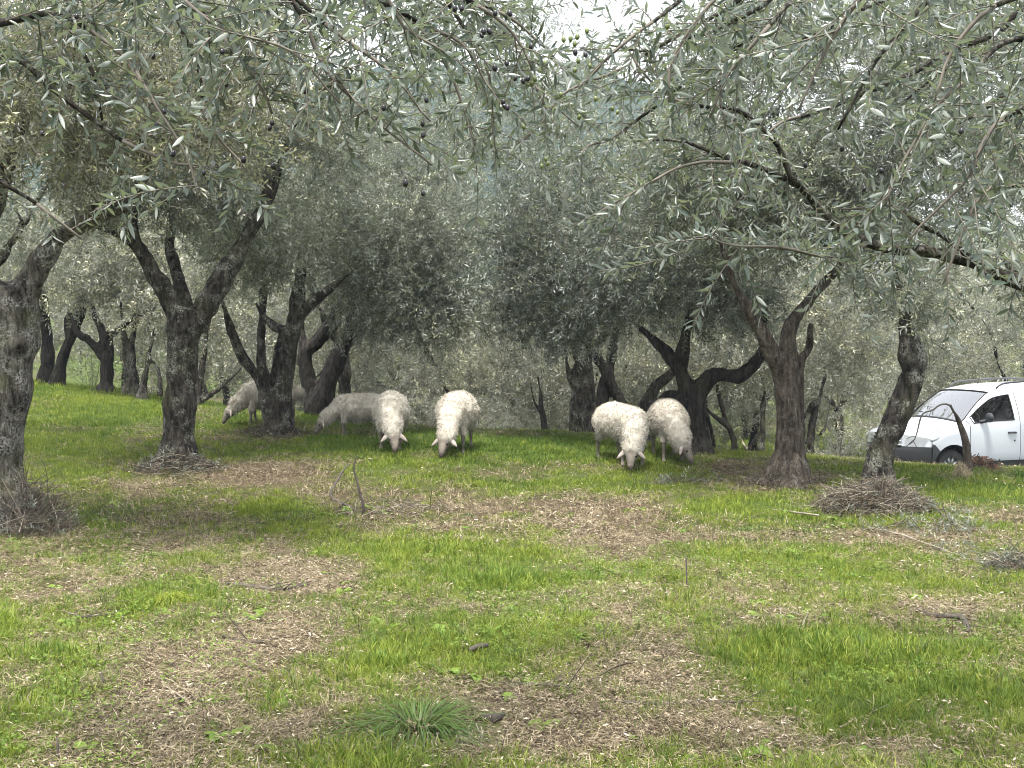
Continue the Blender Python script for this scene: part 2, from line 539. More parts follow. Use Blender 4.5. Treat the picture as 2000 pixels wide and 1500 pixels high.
def _ell(lst):
    out = []
    for px, py, a, b, s in lst:
        c = hit(px, py); u = hit(px + a, py); lo = hit(px, py + b)
        out.append((c[0], c[1], max(.1, abs(u[0] - c[0])), max(.2, abs(c[1] - lo[1]) * 1.15), s))
    return out


PATCH_G, LUSH_G = _ell(PATCH), _ell(LUSH)


def dryness(x, y):
    """0 = thick grass, 1 = bare straw and litter"""
    x = np.asarray(x, float); y = np.asarray(y, float)
    P = np.stack([x, y, 0 * x], 1)
    wob = 0.45 * fbm(P * 1.6, 31, 4)
    d = 0.23 + 0.75 * fbm(P * 0.8, 11, 4) + 0.35 * fbm(P * 3.2, 12, 3) + 0.30 * fbm(P * 8.0, 13, 2)
    for lst, sg in ((PATCH_G, 1), (LUSH_G, -1)):
        for cx, cy, a, b, s in lst:
            q = np.sqrt(((x - cx) / a) ** 2 + ((y - cy) / b) ** 2) + wob
            d = d + sg * s * np.clip(1.35 - q, 0, 1) * 0.78
    return np.clip(d, 0, 1)


# ------------------------------------------------------------------ ground mesh
def axis(fine0, fine1, step, lo, hi, grow=1.13):
    a = list(np.arange(fine0, fine1 + 1e-6, step))
    s = step
    while a[-1] < hi:
        s *= grow; a.append(a[-1] + s)
    s = step
    while a[0] > lo:
        s *= grow; a.insert(0, a[0] - s)
    return np.array(a)


gx = axis(-7, 8, 0.09, -420, 420)
gy = axis(1.0, 19, 0.09, -60, 520)
GX, GY = np.meshgrid(gx, gy)
gxf, gyf = GX.ravel(), GY.ravel()
gzf = ground(gxf, gyf)
gdry = dryness(gxf, gyf)
near = np.exp(-np.maximum(np.hypot(gxf, gyf - 10) - 14, 0) / 8)
gzf = gzf + near * (0.012 * vnoise(np.stack([gxf * 7, gyf * 7, 0 * gxf], 1), 3) + 0.02 * vnoise(np.stack([gxf * 2.6, gyf * 2.6, 0 * gxf], 1), 4))
nx, ny = len(gx), len(gy)
idx = np.arange(nx * ny).reshape(ny, nx)
quads = np.stack([idx[:-1, :-1], idx[:-1, 1:], idx[1:, 1:], idx[1:, :-1]], -1).reshape(-1, 4)
me = bpy.data.meshes.new('ground')
me.vertices.add(nx * ny); me.vertices.foreach_set('co', np.stack([gxf, gyf, gzf], 1).ravel())
me.loops.add(len(quads) * 4); me.loops.foreach_set('vertex_index', quads.ravel())
me.polygons.add(len(quads)); me.polygons.foreach_set('loop_start', np.arange(len(quads)) * 4)
me.update(calc_edges=True); me.validate()
me.polygons.foreach_set('use_smooth', [True] * len(me.polygons))
point_attr(me, 'dry', gdry)
m, t, b = mat('meadow soil')
N, L = t.nodes.new, t.links.new
tc = N('ShaderNodeTexCoord')
n1 = N('ShaderNodeTexNoise'); n1.inputs['Scale'].default_value = 55; n1.inputs['Detail'].default_value = 8; n1.inputs['Roughness'].default_value = 0.75
L(tc.outputs['Object'], n1.inputs['Vector'])
n2 = N('ShaderNodeTexNoise'); n2.inputs['Scale'].default_value = 3; n2.inputs['Detail'].default_value = 5
L(tc.outputs['Object'], n2.inputs['Vector'])
soil = ramp(t, n1.outputs[0], [(0.35, (0.022, 0.015, 0.011)), (0.52, (0.075, 0.056, 0.036)), (0.68, (0.19, 0.15, 0.098))])  # earth tones, darkened to put the shadow between litter and clumps into the colour
turf = ramp(t, n1.outputs[0], [(0.35, (0.020, 0.034, 0.007)), (0.55, (0.055, 0.080, 0.016)), (0.7, (0.12, 0.12, 0.05))])
ad = N('ShaderNodeAttribute'); ad.attribute_name = 'dry'
c = mixc(t, ad.outputs['Fac'], turf, soil)
L(c, b.inputs['Base Color']); b.inputs['Roughness'].default_value = 1.0; b.inputs['Specular IOR Level'].default_value = 0.1
bp = N('ShaderNodeBump'); bp.inputs['Strength'].default_value = 0.8; bp.inputs['Distance'].default_value = 0.03
L(n1.outputs[0], bp.inputs['Height']); L(bp.outputs[0], b.inputs['Normal'])
me.materials.append(m)
o = link('ground', me, kind='structure'); o['label'] = 'uneven meadow of green grass with straw coloured bare patches'

# far wooded hills
def ridge(name, cx, cy, w, h, seed, depth):
    n = 90; k = 26
    V, Fc = [], []
    for j in range(k + 1):
        for i in range(n + 1):
            u, v = i / n * 2 - 1, j / k * 2 - 1
            z = h * max(0, math.cos(u * 1.45)) ** 1.3 * max(0, math.cos(v * 1.5))
            V.append((cx + u * w, cy + v * depth, z - 6))
    V = np.array(V)
    V[:, 2] += (0.16 * h * fbm(V / (w * .25), seed, 4) + 3.5 * vnoise(V / 7.0, seed + 2)) * np.clip((V[:, 2] + 6) / (h * .3), 0, 1)
    for j in range(k):
        for i in range(n):
            a = j * (n + 1) + i
            Fc.append((a, a + 1, a + n + 2, a + n + 1))
    mb = MB(); mb.add(V, Fc)
    return mb.mesh(name, simple('wooded hillside', (0.022, 0.040, 0.034), 1.0, vary=0.5, vscale=0.12, spec=0.1))


link('hill', ridge('hill', -4, 230, 120, 64, 3, 70), kind='structure')['label'] = 'hazy blue wooded mountain far beyond the grove'
link('hill', ridge('hill', -95, 190, 95, 52, 9, 55), kind='structure')['label'] = 'wooded hillside behind the left half of the grove'

# ------------------------------------------------------------------ leaf sprigs
def leaf_geo(L_, W_, segs, curl, fold):
    """one lanceolate leaf along +X, folded on its midrib"""
    V, Fc = [], []
    for i in range(segs + 1):
        s = i / segs
        w = W_ * 0.5 * (math.sin(math.pi * min(1, s ** 0.85)) ** 0.8 if 0 < s < 1 else 0.05)
        z = -curl * L_ * s * s
        V += [(L_ * s, -w, z + fold * w), (L_ * s, 0, z), (L_ * s, w, z + fold * w)]
    for i in range(segs):
        a = i * 3
        Fc += [(a, a + 3, a + 4, a + 1), (a + 1, a + 4, a + 5, a + 2)]
    return np.array(V), Fc


def leaf_lo(L_, W_, rng):
    c = 0.1 * rng.standard_normal()
    V = np.array([(0, 0, 0), (L_ * .5, -W_ / 2, c * L_ * .4), (L_, 0, -c * L_), (L_ * .5, W_ / 2, c * L_ * .4)])
    return V, [(0, 1, 2, 3)]


def sprig(seed, n_pairs, length, leaf, width, material, hi=False):
    """a twig along +X with opposite pairs of leaves"""
    rng = np.random.default_rng(seed)
    mb, var = MB(), []
    s = np.linspace(0, 1, 6)
    bend = rng.uniform(-.18, .18, 2)
    P = np.stack([s * length, bend[0] * length * s * s, bend[1] * length * s * s - 0.1 * length * s * s], 1)
    mb.tube(P, np.linspace(0.0028, 0.0010, 6), 3, cap=False, mat=1)
    var += [rng.random()] * 18
    T = np.gradient(P, axis=0)
    for i in range(n_pairs * 2):
        f = 0.08 + 0.92 * (i // 2 + 0.5 * rng.random()) / n_pairs
        p = np.array([np.interp(f, s, P[:, k]) for k in range(3)])
        tdir = np.array([np.interp(f, s, T[:, k]) for k in range(3)]); tdir /= np.linalg.norm(tdir)
        ang = (i // 2) * 1.57 + (i % 2) * math.pi + rng.normal(0, .35)
        side = np.array([0, math.cos(ang), math.sin(ang)])
        d = tdir * rng.uniform(.35, .95) + side * rng.uniform(.6, 1.0) + np.array([0, 0, -.1])
        d /= np.linalg.norm(d)
        up = np.array([0, 0, 1.0]) * .8 + rng.normal(0, .5, 3)
        y = np.cross(up, d); y /= np.linalg.norm(y); z = np.cross(d, y)
        l = leaf * rng.uniform(.65, 1.15) * (0.7 if f > .93 else 1)
        w = width * rng.uniform(.8, 1.15)
        V, Fc = leaf_geo(l, w, 3, rng.uniform(-.05, .2), .35) if hi else leaf_lo(l, w, rng)
        mb.add(p + V @ np.stack([d, y, z]), Fc)
        var += [rng.random()] * len(V)
    me = mb.mesh('sprig', [material, M_TWIG], smooth=False)
    point_attr(me, 'var', var)
    return me


def tinted(material, kt, name):
    """the same leaf in an older, darker or a younger, yellower shade"""
    m = material.copy(); m.name = name
    for nd in m.node_tree.nodes:
        if nd.type == 'VALTORGB':
            for e in nd.color_ramp.elements:
                e.color = tuple(min(1, c * k) for c, k in zip(e.color[:3], kt)) + (1,)
    return m


def sprig_set(material, seed, leaf=.070, width=.0165, pairs=9, length=.33, hi=False):
    """eight sprigs: 0-3 ordinary, 4-5 older and darker, 6-7 young growth"""
    old, young = tinted(material, (.62, .66, .68), material.name + ', old'), tinted(material, (1.45, 1.42, 1.12), material.name + ', young')
    mats = [material] * 4 + [old] * 2 + [young] * 2
    return scatter_group([proto('sprig', sprig(seed + i, pairs, length * (0.8 + 0.08 * (i % 4) + .05 * (i // 4)), leaf * (.85 if i > 5 else 1), width, mats[i], hi)) for i in range(8)])


G_MID = sprig_set(M_LEAF, 100)
G_WARM = sprig_set(M_LEAF_WARM, 140)
G_DARK = sprig_set(M_LEAF_DARK, 180)
G_NEAR = sprig_set(M_LEAF_NEAR, 220, leaf=.06, width=.013, pairs=10, length=.30, hi=True)
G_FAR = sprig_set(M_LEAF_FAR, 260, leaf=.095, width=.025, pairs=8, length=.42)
G_SHRUB = sprig_set(M_SHRUB, 300, leaf=.05, width=.024, pairs=8, length=.28)

# ------------------------------------------------------------------ trees
def px_limb(rows):
    """rows of (photograph x, y, distance, width in pixels) -> x, y, z, radius"""
    return np.array([[*at(x, y, Y), 0.5 * w * Y / F] for x, y, Y, w in rows])


def trunk_mesh(limbs, material, voxel, seed, rough=1.0):
    mb = MB()
    for L_ in limbs:
        R = catmull(L_, max(voxel * 2, .05))
        s = np.arange(len(R))
        nz = vnoise(np.stack([s * .35, s * 0 + seed, s * 0 + len(L_)], 1), seed)
        R[:, 3] = np.maximum(R[:, 3] * (.93 + .09 * nz * rough), voxel * .75)
        mb.tube(R[:, :3], R[:, 3], 12)
    me = fuse(mb, voxel, 2)
    V, Nn = verts_of(me)
    q = V * np.array([9, 9, 2.6])
    d = 0.5 * np.abs(vnoise(q, seed)) + .25 * np.abs(vnoise(q * 2.1, seed + 1)) - .35
    knots = np.maximum(vnoise(V * 2.6, seed + 5) - .35, 0)
    amp = np.clip(voxel * 1.3, .012, .05) * rough
    flute = vnoise(np.stack([V[:, 0] * 6 + np.sin(V[:, 2] * 1.3) * .8, V[:, 1] * 6, V[:, 2] * .9], 1), seed + 7)
    d = d + .55 * flute - 2.2 * np.maximum(vnoise(V * np.array([3.4, 3.4, 1.7]), seed + 9) - .5, 0)
    V = V + Nn * (d * amp * 1.5 + knots * amp * 1.5)[:, None]
    set_verts(me, V)
    me.materials.append(material)
    me.polygons.foreach_set('use_smooth', [True] * len(me.polygons))
    return me


def grow(limbs, A, rng, r0=.018, r1=.004, droop=0.0):
    """branches that run from the limbs to the attractor points A; returns the tubes"""
    P, R = [], []
    for L_ in limbs:
        S = catmull(L_, .12)
        k = int(len(S) * .45)
        P += list(S[k:, :3]); R += list(S[k:, 3])
    P, R = np.array(P), np.array(R)
    d0 = np.min(np.linalg.norm(A[:, None] - P[None, ::2], axis=2), axis=1)
    tubes = []
    for a in A[np.argsort(d0)]:
        d = np.linalg.norm(P - a, axis=1)
        d = d + .5 * np.maximum(P[:, 2] - a[2], 0)
        j = int(np.argmin(d))
        p = P[j]
        n = 6
        tt = np.linspace(0, 1, n)[:, None]
        ln = np.linalg.norm(a - p) + 1e-6
        off = rng.normal(0, .10, 3) * ln + np.array([0, 0, .16 * ln])
        C = p * (1 - tt) + a * tt + off * (4 * tt * (1 - tt)) * .6
        rs = min(R[j] * .75, r0 * (.5 + ln))
        rad = np.linspace(max(rs, r1 * 1.2), r1, n)
        tubes.append((C, rad))
        P = np.vstack([P, C[2:]]); R = np.concatenate([R, rad[2:]])
    return tubes


def euler_for(D, rng, jitter=.85):
    """rotations that turn +X to the rows of D, rolled at random about it but with the upper face mostly up"""
    D = D / (np.linalg.norm(D, axis=1)[:, None] + 1e-9)
    return np.stack([rng.normal(0, jitter, len(D)), -np.arcsin(np.clip(D[:, 2], -1, 1)), np.arctan2(D[:, 1], D[:, 0])], 1)


def sprigs_on(A, centre, n, rng, spread=.24, droop=.12, size=(.75, 1.2)):
    k = len(A)
    cnt = np.clip(np.round(n * rng.lognormal(-.1, .45, k)), 3, n * 2.6).astype(int)      # thick and thin clumps
    w = np.repeat(np.arange(k), cnt)
    tot = len(w)
    base = A[w] + rng.normal(0, 1, (tot, 3)) * (spread * rng.uniform(.65, 1.25, k))[w][:, None]
    out = (A - centre)[w]
    out /= np.linalg.norm(out, axis=1)[:, None] + 1e-6
    lean = rng.normal(0, .45, (k, 3))[w]
    D = out * .7 + lean + rng.normal(0, .6, (tot, 3)) + np.array([0, 0, -droop])
    shade = rng.random(k)[w] + rng.normal(0, .12, tot)
    pick = np.where(shade < .26, rng.integers(4, 6, tot), np.where(shade > .80, rng.integers(6, 8, tot), rng.integers(0, 4, tot)))
    return base, euler_for(D, rng), rng.uniform(*size, tot), pick


def olive_tree(label, limbs_px, blobs, material, leaves, seed, voxel=.03, n_sprig=14, group='olive trees of the grove', name='olive_tree',
               spread=.18, size=(.75, 1.2), droop=.12, limbs=None, min_z=None, branches=True, cat='tree'):
    """limbs_px: photograph polylines; blobs: (photograph x, y, distance, half width, half depth, half height in metres, clusters)"""
    rng = np.random.default_rng(seed)
    limbs = limbs if limbs is not None else [px_limb(r) for r in limbs_px]
    base = limbs[0][0][:3].copy()
    base[2] = gz(base[0], base[1])
    limbs[0][0][2] = base[2] - .12
    t = empty(name, base, label, cat, group)
    link('trunk', trunk_mesh(limbs, material, voxel, seed), t)
    A, C = [], []
    for bx, by, bY, rx, ry, rz, n in blobs:
        c = at(bx, by, bY)
        q = rng.normal(0, 1, (n, 3)); q /= np.linalg.norm(q, axis=1)[:, None]
        q *= rng.random((n, 1)) ** (1 / 2.4)
        p = c + q * np.array([rx, ry, rz])
        A.append(p); C.append(np.repeat(c[None], n, 0))
    if A:
        A, C = np.vstack(A), np.vstack(C)
        if min_z is not None:
            keep = A[:, 2] > min_z; A, C = A[keep], C[keep]
        if branches:
            mb = MB()
            for Pc, rad in grow(limbs, A, rng):
                mb.tube(Pc, rad, 5, cap=False)
            link('branches', mb.mesh('branches', M_TWIG), t, kind='stuff')
        P, rot, sz, pk = sprigs_on(A, C.mean(0), n_sprig, rng, spread, droop, size)
        scatter('crown', P, rot, sz, pk, leaves, t)
    return t

# ---- the trees that stand in the photograph, front to back
# thick old tree cut by the left edge
olive_tree('thick old olive tree with rough grey trunk, nearest trunk of the grove, at left',
    [[(-4, 1045, 9.5, 250), (-8, 980, 9.5, 175), (-14, 900, 9.5, 130), (-5, 800, 9.5, 122), (5, 700, 9.5, 140), (15, 610, 9.5, 140), (22, 555, 9.5, 110)],
     [(30, 600, 9.5, 95), (62, 545, 9.5, 62), (110, 470, 9.4, 48), (165, 430, 9.3, 40), (228, 402, 9.2, 37), (270, 385, 9.1, 34), (286, 330, 9.0, 25), (282, 270, 8.9, 20), (300, 180, 8.8, 14)],
     [(0, 600, 9.5, 90), (-45, 530, 9.3, 66), (-40, 460, 9.2, 52), (-8, 392, 9.1, 44), (20, 305, 9.0, 40), (44, 225, 8.9, 34), (72, 140, 8.8, 24), (95, 40, 8.7, 16)],
     [(5, 1000, 9.5, 120), (70, 1040, 9.35, 60), (110, 1062, 9.2, 30)]],
    [(120, 160, 9.0, 1.5, 1.1, .85, 90), (350, 170, 8.7, 1.0, .9, .75, 60), (-200, 150, 9.2, 1.2, 1.2, 1.0, 45)],
    M_BARK_OLD, G_WARM, 1, .028, 14, spread=.2)

# big forked tree
olive_tree('dark olive tree forking into a wide Y with lichen on its trunk',
    [[(345, 918, 12.9, 135), (346, 880, 12.9, 83), (347, 800, 12.9, 72), (352, 720, 12.9, 68), (360, 640, 12.9, 76), (368, 600, 12.9, 72)],
     [(352, 630, 12.9, 52), (300, 532, 12.8, 40), (264, 470, 12.7, 33), (254, 428, 12.7, 31), (262, 375, 12.6, 26), (272, 310, 12.5, 22), (292, 240, 12.4, 15), (300, 150, 12.4, 10)],
     [(268, 478, 12.7, 27), (222, 448, 12.6, 23), (186, 440, 12.5, 20), (140, 410, 12.4, 14)],
     [(380, 640, 12.9, 54), (432, 545, 12.9, 45), (465, 490, 13.0, 39), (500, 430, 13.0, 33), (530, 365, 13.1, 25), (560, 285, 13.2, 18), (600, 180, 13.3, 11)],
     [(366, 610, 13.0, 40), (345, 532, 13.2, 27), (332, 470, 13.4, 22), (355, 400, 13.6, 16)],
     [(345, 880, 12.9, 63), (385, 918, 12.8, 32), (420, 935, 12.75, 16)], [(340, 880, 12.9, 63), (300, 918, 12.8, 31), (272, 932, 12.7, 14)]],
    [(380, 150, 12.8, 2.0, 1.5, 1.1, 150), (600, 240, 13.2, 1.1, 1.0, .8, 46), (220, 330, 12.6, .9, .9, .6, 45), (400, 390, 13.4, .8, .7, .4, 28), (350, -20, 12.8, 1.8, 1.0, .5, 24)],
    M_BARK, G_MID, 2, .026, 14)

# many stemmed tree hiding a sheep
olive_tree('grey olive tree of several thin stems with a sheep grazing behind it',
    [[(545, 850, 15.4, 92), (546, 820, 15.4, 58), (550, 780, 15.4, 44), (561, 715, 15.4, 37), (572, 650, 15.3, 33), (580, 590, 15.3, 27), (590, 520, 15.2, 20)],
     [(535, 812, 15.4, 42), (512, 755, 15.4, 31), (480, 708, 15.3, 25), (452, 645, 15.2, 20), (436, 592, 15.1, 17), (425, 520, 15.0, 12)],
     [(525, 790, 15.5, 34), (510, 720, 15.6, 26), (510, 660, 15.7, 24), (516, 585, 15.8, 19), (515, 500, 15.9, 13)],
     [(540, 780, 15.6, 30), (544, 700, 15.7, 22), (556, 640, 15.8, 16)],
     [(574, 645, 15.3, 24), (600, 600, 15.2, 23), (640, 567, 15.1, 18), (690, 530, 15.0, 12)],
     [(566, 648, 15.3, 18), (530, 634, 15.4, 17), (498, 590, 15.5, 12)],
     [(545, 830, 15.4, 44), (580, 852, 15.3, 22), (596, 860, 15.2, 12)]],
    [(560, 470, 15.3, 1.2, 1.0, .6, 55), (650, 400, 15.0, .9, .9, .7, 28), (470, 480, 15.2, .8, .8, .45, 30), (560, 300, 15.6, 1.4, 1.0, .8, 36)],
    M_BARK, G_MID, 3, .024, 14)

# black-barked tree behind
olive_tree('almost black olive tree with two leaning stems behind the grazing sheep',
    [[(632, 818, 18.0, 96), (622, 795, 18.0, 60), (604, 740, 18.0, 37), (597, 690, 18.0, 31), (620, 668, 18.0, 32), (642, 640, 18.0, 31), (662, 600, 18.0, 24), (680, 540, 18.0, 16)],
     [(620, 812, 17.9, 62), (641, 745, 17.9, 42), (667, 682, 17.9, 36), (687, 640, 17.9, 33), (690, 592, 17.9, 25), (700, 520, 17.9, 16)],
     [(600, 700, 18.0, 24), (588, 640, 18.1, 18), (590, 580, 18.2, 12)]],
    [(740, 560, 16.6, .95, .9, .62, 75), (820, 470, 16.6, 1.1, 1.0, .95, 95), (680, 440, 17.0, 1.0, 1.0, .8, 50), (840, 610, 16.4, .65, .6, .42, 40), (760, 330, 17.0, 1.6, 1.3, 1.0, 70)],
    M_BARK_DARK, G_MID, 4, .026, 14)

# twisted black tree on the right
olive_tree('twisted black olive tree with a limb bent like an elbow behind two sheep',
    [[(1355, 890, 14.5, 120), (1350, 850, 14.5, 68), (1350, 795, 14.5, 61), (1354, 755, 14.5, 64)],
     [(1345, 765, 14.5, 44), (1328, 725, 14.4, 37), (1331, 690, 14.3, 33), (1340, 655, 14.3, 26), (1350, 600, 14.2, 18)],
     [(1330, 725, 14.5, 27), (1305, 690, 14.6, 23), (1278, 665, 14.7, 18), (1250, 640, 14.8, 13)],
     [(1362, 770, 14.5, 48), (1395, 733, 14.4, 37), (1438, 735, 14.3, 33), (1468, 718, 14.2, 29), (1486, 690, 14.2, 22), (1492, 640, 14.1, 16), (1500, 560, 14.1, 11)],
     [(1342, 800, 14.7, 30), (1315, 772, 14.9, 22), (1285, 788, 15.1, 20), (1262, 808, 15.3, 17)],
     [(1355, 860, 14.5, 64), (1378, 882, 14.4, 32), (1400, 896, 14.3, 14)]],
    [(1240, 520, 14.8, 1.15, 1.0, .75, 95), (1120, 560, 15.4, 1.0, .9, .8, 90), (1350, 470, 14.4, 1.1, 1.0, .9, 75), (1020, 520, 15.8, .7, .8, .9, 65), (1180, 380, 15.2, 1.6, 1.2, .9, 90), (1440, 590, 14.2, .7, .6, .4, 30)],
    M_BARK_DARK, G_DARK, 5, .024, 14)

# smooth tree on the right
olive_tree('smooth brown olive tree with a straight fluted trunk standing right of the black one',
    [[(1540, 950, 12.0, 150), (1542, 915, 12.0, 84), (1538, 850, 12.0, 58), (1535, 780, 12.0, 53), (1532, 715, 12.0, 54)],
     [(1526, 735, 12.0, 42), (1506, 685, 11.9, 37), (1478, 635, 11.8, 33), (1452, 592, 11.7, 27), (1430, 545, 11.6, 20), (1410, 470, 11.5, 13)],
     [(1533, 730, 12.0, 46), (1540, 655, 12.0, 38), (1560, 612, 12.0, 31), (1600, 565, 12.0, 25), (1645, 510, 11.9, 17), (1690, 430, 11.8, 11)],
     [(1558, 905, 12.05, 36), (1560, 800, 12.1, 26), (1562, 715, 12.1, 24), (1580, 680, 12.1, 20), (1586, 630, 12.1, 13)],
     [(1530, 900, 12.0, 60), (1500, 938, 11.9, 36), (1478, 950, 11.85, 18)], [(1550, 900, 12.0, 60), (1575, 940, 11.9, 32), (1592, 956, 11.85, 16)]],
    [(1480, 370, 11.9, 1.2, 1.0, .65, 80), (1660, 370, 11.9, 1.0, 1.0, .65, 60), (1580, 230, 11.8, 1.6, 1.2, .9, 90), (1420, 300, 11.6, .9, .9, .7, 45), (1830, 300, 11.6, 1.0, 1.0, .9, 45), (1780, 80, 12.2, 1.5, 1.0, .7, 105), (1960, 260, 12.4, .9, .9, .9, 55), (1500, 60, 12.2, 1.0, .9, .5, 50)],
    M_BARK_BROWN, G_MID, 6, .022, 14)

# leaning pollard
olive_tree('leaning olive trunk with torn furrowed bark and a sawn off top beside the van',
    [[(1706, 985, 11.3, 104), (1710, 942, 11.3, 68), (1725, 873, 11.3, 54), (1756, 803, 11.3, 55), (1768, 768, 11.3, 56), (1787, 716, 11.3, 52), (1784, 685, 11.3, 46), (1777, 660, 11.3, 40), (1768, 628, 11.3, 28), (1768, 590, 11.3, 20), (1752, 545, 11.3, 14), (1745, 490, 11.3, 9)],
     [(1772, 755, 11.28, 22), (1768, 700, 11.2, 22), (1766, 650, 11.2, 20)],
     [(1720, 930, 11.3, 60), (1690, 968, 11.2, 30)], [(1722, 930, 11.3, 60), (1742, 975, 11.2, 34)]],
    [(1830, 560, 11.4, .45, .4, .30, 16), (1720, 560, 11.2, .45, .4, .3, 16)],
    M_BARK, G_MID, 7, .02, 10)

# trees behind the sheep in the middle
olive_tree('leaning olive stem rising behind the sheep with its head turned down',
    [[(1172, 845, 19.0, 44), (1174, 800, 19.0, 34), (1180, 755, 19.0, 30), (1192, 705, 19.0, 24), (1205, 640, 19.0, 16)],
     [(1214, 792, 18.9, 24), (1194, 748, 18.9, 23), (1174, 712, 18.9, 24), (1152, 685, 18.8, 19), (1120, 640, 18.8, 13)]],
    [(1130, 470, 18.8, 1.5, 1.1, 1.1, 60), (1230, 560, 19.0, .9, .8, .6, 30)],
    M_BARK_DARK, G_MID, 8, .026, 13)
olive_tree('grey hollow olive stump with a short broken trunk behind the meadow crest',
    [[(1128, 850, 20.0, 54), (1128, 810, 20.0, 36), (1128, 760, 20.0, 28), (1130, 715, 20.0, 25), (1125, 660, 20.0, 16)],
     [(1126, 770, 20.0, 18), (1112, 735, 20.0, 13), (1105, 690, 20.0, 8)], [(1130, 840, 20, 24), (1105, 855, 20, 14), (1085, 862, 20, 9)]],
    [(1100, 600, 20.0, 1.0, .8, .7, 36)], M_BARK, G_FAR, 9, .026, 9, size=(.6, .9))
olive_tree('leaning mossy olive stem right behind the two sheep on the right',
    [[(1245, 850, 16.4, 48), (1256, 810, 16.4, 32), (1268, 778, 16.4, 27), (1288, 748, 16.4, 25), (1312, 728, 16.4, 22), (1330, 690, 16.4, 15)]],
    [(1330, 560, 16.6, .8, .8, .7, 34)], M_BARK, G_MID, 10, .026, 12)
olive_tree('thin dead sapling with bare crooked stems behind the meadow crest',
    [[(1070, 845, 19.5, 16), (1058, 800, 19.5, 11), (1056, 770, 19.5, 9), (1050, 735, 19.5, 6)], [(1062, 815, 19.5, 9), (1044, 785, 19.5, 7), (1036, 745, 19.5, 5)]],
    [], M_BARK_DARK, G_FAR, 11, .022)

# trees on the rise at the left
LEFT = [
    ('straight dark olive trunk at the top of the grassy rise', [[(90, 752, 22, 62), (92, 730, 22, 34), (93, 680, 22, 27), (88, 610, 22, 22), (84, 540, 22, 15)]], [(60, 480, 22, 1.6, 1.3, 1.2, 60)]),
    ('olive trunk leaning right at the top of the grassy rise', [[(108, 758, 21.8, 40), (118, 715, 21.8, 27), (134, 670, 21.8, 24), (156, 612, 21.8, 20), (175, 550, 21.8, 13)], [(136, 672, 21.9, 16), (134, 630, 22, 20), (144, 605, 22, 14)]], [(190, 480, 21.8, 1.5, 1.3, 1.0, 55)]),
    ('forked olive tree on the rise whose left limb reaches over sideways', [[(207, 768, 21, 52), (207, 740, 21, 34), (210, 690, 21, 30), (208, 655, 21, 30)], [(204, 700, 21, 24), (178, 668, 20.9, 17), (152, 650, 20.8, 13), (136, 610, 20.8, 10)], [(206, 660, 21, 20), (196, 640, 21, 14), (184, 615, 21, 10), (170, 570, 21, 7)], [(212, 660, 21, 24), (236, 640, 21, 17), (262, 622, 21, 13), (288, 603, 21, 9), (310, 560, 21, 6)], [(205, 750, 21, 24), (175, 768, 20.9, 12)]], [(220, 500, 21, 1.6, 1.2, .9, 60)]),
    ('pair of slim upright olive stems on the rise', [[(248, 775, 21, 34), (249, 740, 21, 19), (245, 700, 21, 16), (240, 640, 21, 13), (236, 570, 21, 9)], [(262, 775, 21, 26), (263, 735, 21, 15), (258, 690, 21, 14), (262, 640, 21, 12), (268, 560, 21, 8)]], [(260, 530, 21.2, 1.2, 1.1, .8, 36)]),
    ('slim olive stem leaning right beside the big forked trunk', [[(277, 778, 20.6, 26), (283, 735, 20.6, 15), (291, 690, 20.6, 13), (302, 640, 20.6, 9)], [(292, 700, 20.6, 10), (308, 720, 20.6, 10), (313, 775, 20.6, 13)]], [(320, 580, 21, 1.0, .9, .6, 26)]),
    ('small olive tree right of the big forked trunk with a low side branch', [[(386, 795, 19.8, 34), (386, 775, 19.8, 20), (391, 730, 19.8, 17), (400, 680, 19.8, 12), (405, 600, 19.8, 8)], [(392, 783, 19.8, 12), (425, 762, 19.8, 9), (450, 742, 19.8, 8), (475, 715, 19.8, 5)]], [(430, 600, 20.2, 1.0, .9, .7, 32)]),
]
for k, (lb, lim, bl) in enumerate(LEFT):
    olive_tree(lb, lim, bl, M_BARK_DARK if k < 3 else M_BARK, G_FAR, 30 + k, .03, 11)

RIGHT = [
    ('small crooked olive tree bending left behind the black tree', [[(1438, 895, 18.5, 28), (1434, 865, 18.5, 18), (1424, 835, 18.5, 15), (1402, 818, 18.5, 12), (1382, 800, 18.5, 9), (1372, 770, 18.5, 7)], [(1424, 835, 18.5, 12), (1408, 790, 18.5, 8), (1400, 750, 18.5, 6)]], [(1395, 650, 18.8, .9, .8, .7, 32)]),
    ('short upright olive trunk seen left of the smooth brown one', [[(1486, 896, 18.2, 30), (1488, 860, 18.2, 17), (1490, 815, 18.2, 15), (1494, 760, 18.2, 11)], [(1460, 885, 18.3, 12), (1474, 858, 18.3, 10), (1486, 840, 18.3, 8)]], [(1490, 660, 18.6, .9, .8, .7, 34)]),
    ('slender olive stem with a hooked top behind the black trunk', [[(1398, 885, 19.5, 16), (1392, 850, 19.5, 11), (1380, 812, 19.5, 8), (1368, 790, 19.5, 6)]], [(1420, 700, 19.8, .8, .8, .7, 24)]),
    ('pale olive trunk with a V fork between the smooth trunk and the leaning one', [[(1580, 890, 19, 26), (1584, 850, 19, 15), (1592, 805, 19, 14), (1604, 765, 19, 13), (1612, 720, 19, 9)], [(1556, 838, 19, 9), (1576, 805, 19, 10), (1598, 775, 19, 10)]], [(1620, 640, 19.2, 1.2, 1.0, .8, 46)]),
    ('bare crooked olive stem close to the ground behind the smooth trunk', [[(1540, 900, 20, 15), (1560, 875, 20, 10), (1590, 858, 20, 7), (1612, 838, 20, 5)]], [(1700, 740, 21, .9, .8, .5, 24)]),
]
